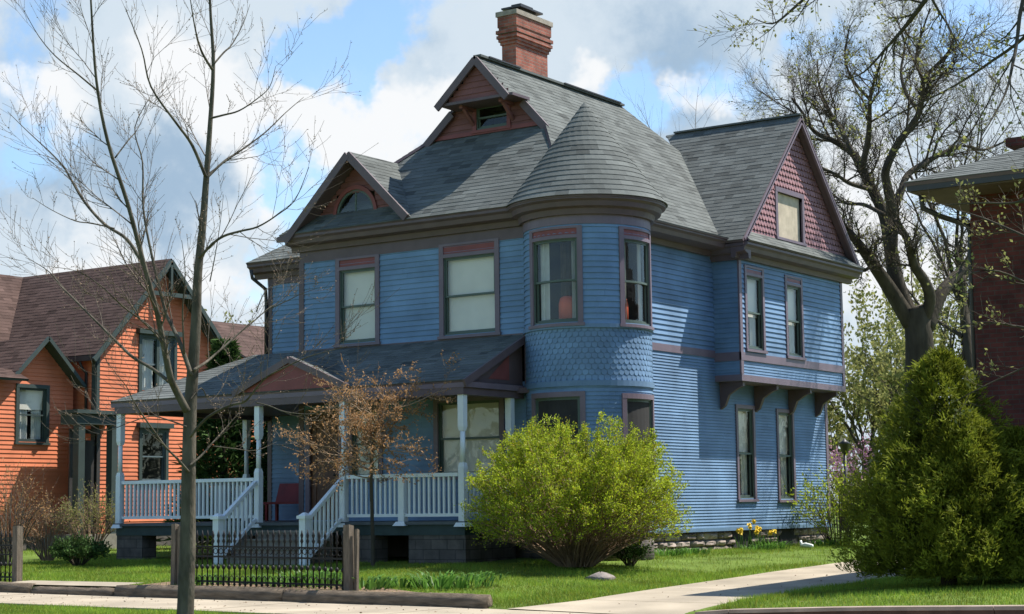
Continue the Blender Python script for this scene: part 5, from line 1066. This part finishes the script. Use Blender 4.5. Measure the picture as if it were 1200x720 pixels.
def warp(amp, scale):
    c = noise(scale, 5, .6, gen, True); a = N.new('ShaderNodeVectorMath'); a.operation = 'SUBTRACT'; L.new(c, a.inputs[0]); a.inputs[1].default_value = (.5, .5, .5)
    b = N.new('ShaderNodeVectorMath'); b.operation = 'MULTIPLY_ADD'; L.new(a.outputs[0], b.inputs[0]); b.inputs[1].default_value = (amp,) * 3; L.new(gen, b.inputs[2]); d = N.new('ShaderNodeVectorMath'); d.operation = 'NORMALIZE'; L.new(b.outputs[0], d.inputs[0]); return d.outputs[0]
wv0 = warp(.11, 13); wv = wv0
def blobs(lst):                                         # cloud banks: soft discs at compass directions
    acc = None
    for px, py, r, w in lst:
        d = unit(ray(px, py)); s_ = r / FPX; n = N.new('ShaderNodeVectorMath'); n.operation = 'DOT_PRODUCT'; L.new(wv, n.inputs[0]); n.inputs[1].default_value = d
        e = math_('MULTIPLY', math_('SUBTRACT', n.outputs['Value'], 1.), 2 / s_ ** 2); e = math_('POWER', 2.71828, e); acc = math_('MULTIPLY', e, w) if acc is None else math_('MULTIPLY_ADD', e, w, acc)
    return acc
def ramp(x, a, b):
    m = N.new('ShaderNodeMapRange'); m.interpolation_type = 'SMOOTHSTEP'; m.inputs[1].default_value = a; m.inputs[2].default_value = b; L.new(x, m.inputs[0]); return m.outputs[0]
def mixc(f, a, b):
    m = N.new('ShaderNodeMix'); m.data_type = 'RGBA'; L.new(f, m.inputs['Factor'])
    for s_, x in ((m.inputs['A'], a), (m.inputs['B'], b)):
        if isinstance(x, tuple): s_.default_value = (*x, 1)
        else: L.new(x, s_)
    return m.outputs['Result']
fb = noise(16, 8, .62, gen); fb2 = noise(5, 5, .55, gen)
holes = blobs([(355, 55, 40, 1.2), (400, 75, 42, 1.1), (440, 40, 24, .6), (335, 215, 52, .85), (70, 185, 60, .42), (20, 190, 60, .4), (330, 290, 30, .6), (300, 345, 40, .5), (725, 122, 40, 1.1), (860, 100, 50, .5), (455, 20, 40, .6), (1160, 40, 60, .6), (20, 30, 60, .5), (1090, 12, 50, .7), (1010, 110, 55, .5), (960, 40, 40, .4), (1100, 260, 40, .5), (600, 210, 60, .3), (500, -60, 60, .3)])
white = blobs([(60, 110, 62, .9), (20, 90, 40, .6), (230, 110, 66, .7), (290, 130, 70, .8), (330, 60, 20, .3), (430, 130, 50, 1.0), (400, 165, 55, .9), (480, 140, 50, .8), (300, 190, 60, .5), (140, 322, 60, .8), (60, 330, 50, .6), (250, 310, 55, .7), (680, 92, 24, .8), (790, 128, 38, 1.0), (845, 122, 34, 1.0), (560, 20, 60, .35), (980, 190, 70, .6), (1080, 250, 80, .8), (1120, 60, 70, .5), (930, 70, 60, .5), (1040, 330, 80, .6), (210, 20, 60, .5), (300, 370, 40, .6)])
dark = blobs([(60, 215, 75, .38), (150, 215, 70, .34), (220, 235, 60, .25), (20, 40, 60, .3), (820, 60, 90, .15), (700, 40, 90, .1), (580, 230, 80, .3)])
region = blobs([(600, 300, 1500, 1.0)])
fb3 = noise(42, 6, .6, gen); whf = ramp(math_('MULTIPLY_ADD', fb3, .5, math_('MULTIPLY_ADD', fb, 1.3, white)), 1.18, 1.85)
shade = ramp(math_('SUBTRACT', math_('MULTIPLY_ADD', fb2, .8, fb), dark), .45, .88)
grey = mixc(shade, (2.0, 2.75, 3.6), (3.6, 4.15, 4.65)); cl = mixc(whf, grey, (5.0, 5.1, 5.2))
hf = math_('SUBTRACT', 1., math_('MULTIPLY', ramp(math_('MULTIPLY_ADD', math_('SUBTRACT', math_('MULTIPLY_ADD', fb3, .5, fb), .75), -1.5, holes), .18, .7), .92))
lo = noise(3, 6, .6, gen); cover = math_('MAXIMUM', math_('MULTIPLY', ramp(region, .45, .8), hf), math_('MULTIPLY', ramp(lo, .56, .72), .4))
hm = N.new('ShaderNodeVectorMath'); hm.operation = 'MULTIPLY'; L.new(sky.outputs[0], hm.inputs[0]); hm.inputs[1].default_value = (1.0, 1.09, 1.12); hz = hm.outputs[0]
L.new(mixc(cover, hz, cl), bgd.inputs['Color'])
vs = scene.view_settings; scene.display_settings.display_device = 'sRGB'; vs.view_transform = 'Standard'; vs.look = 'None'; vs.exposure = .92; vs.gamma = 1; vs.use_curve_mapping = False
cy = scene.cycles if hasattr(scene, 'cycles') else None
if cy: cy.max_bounces = 6; cy.transparent_max_bounces = 12; cy.use_denoising = True
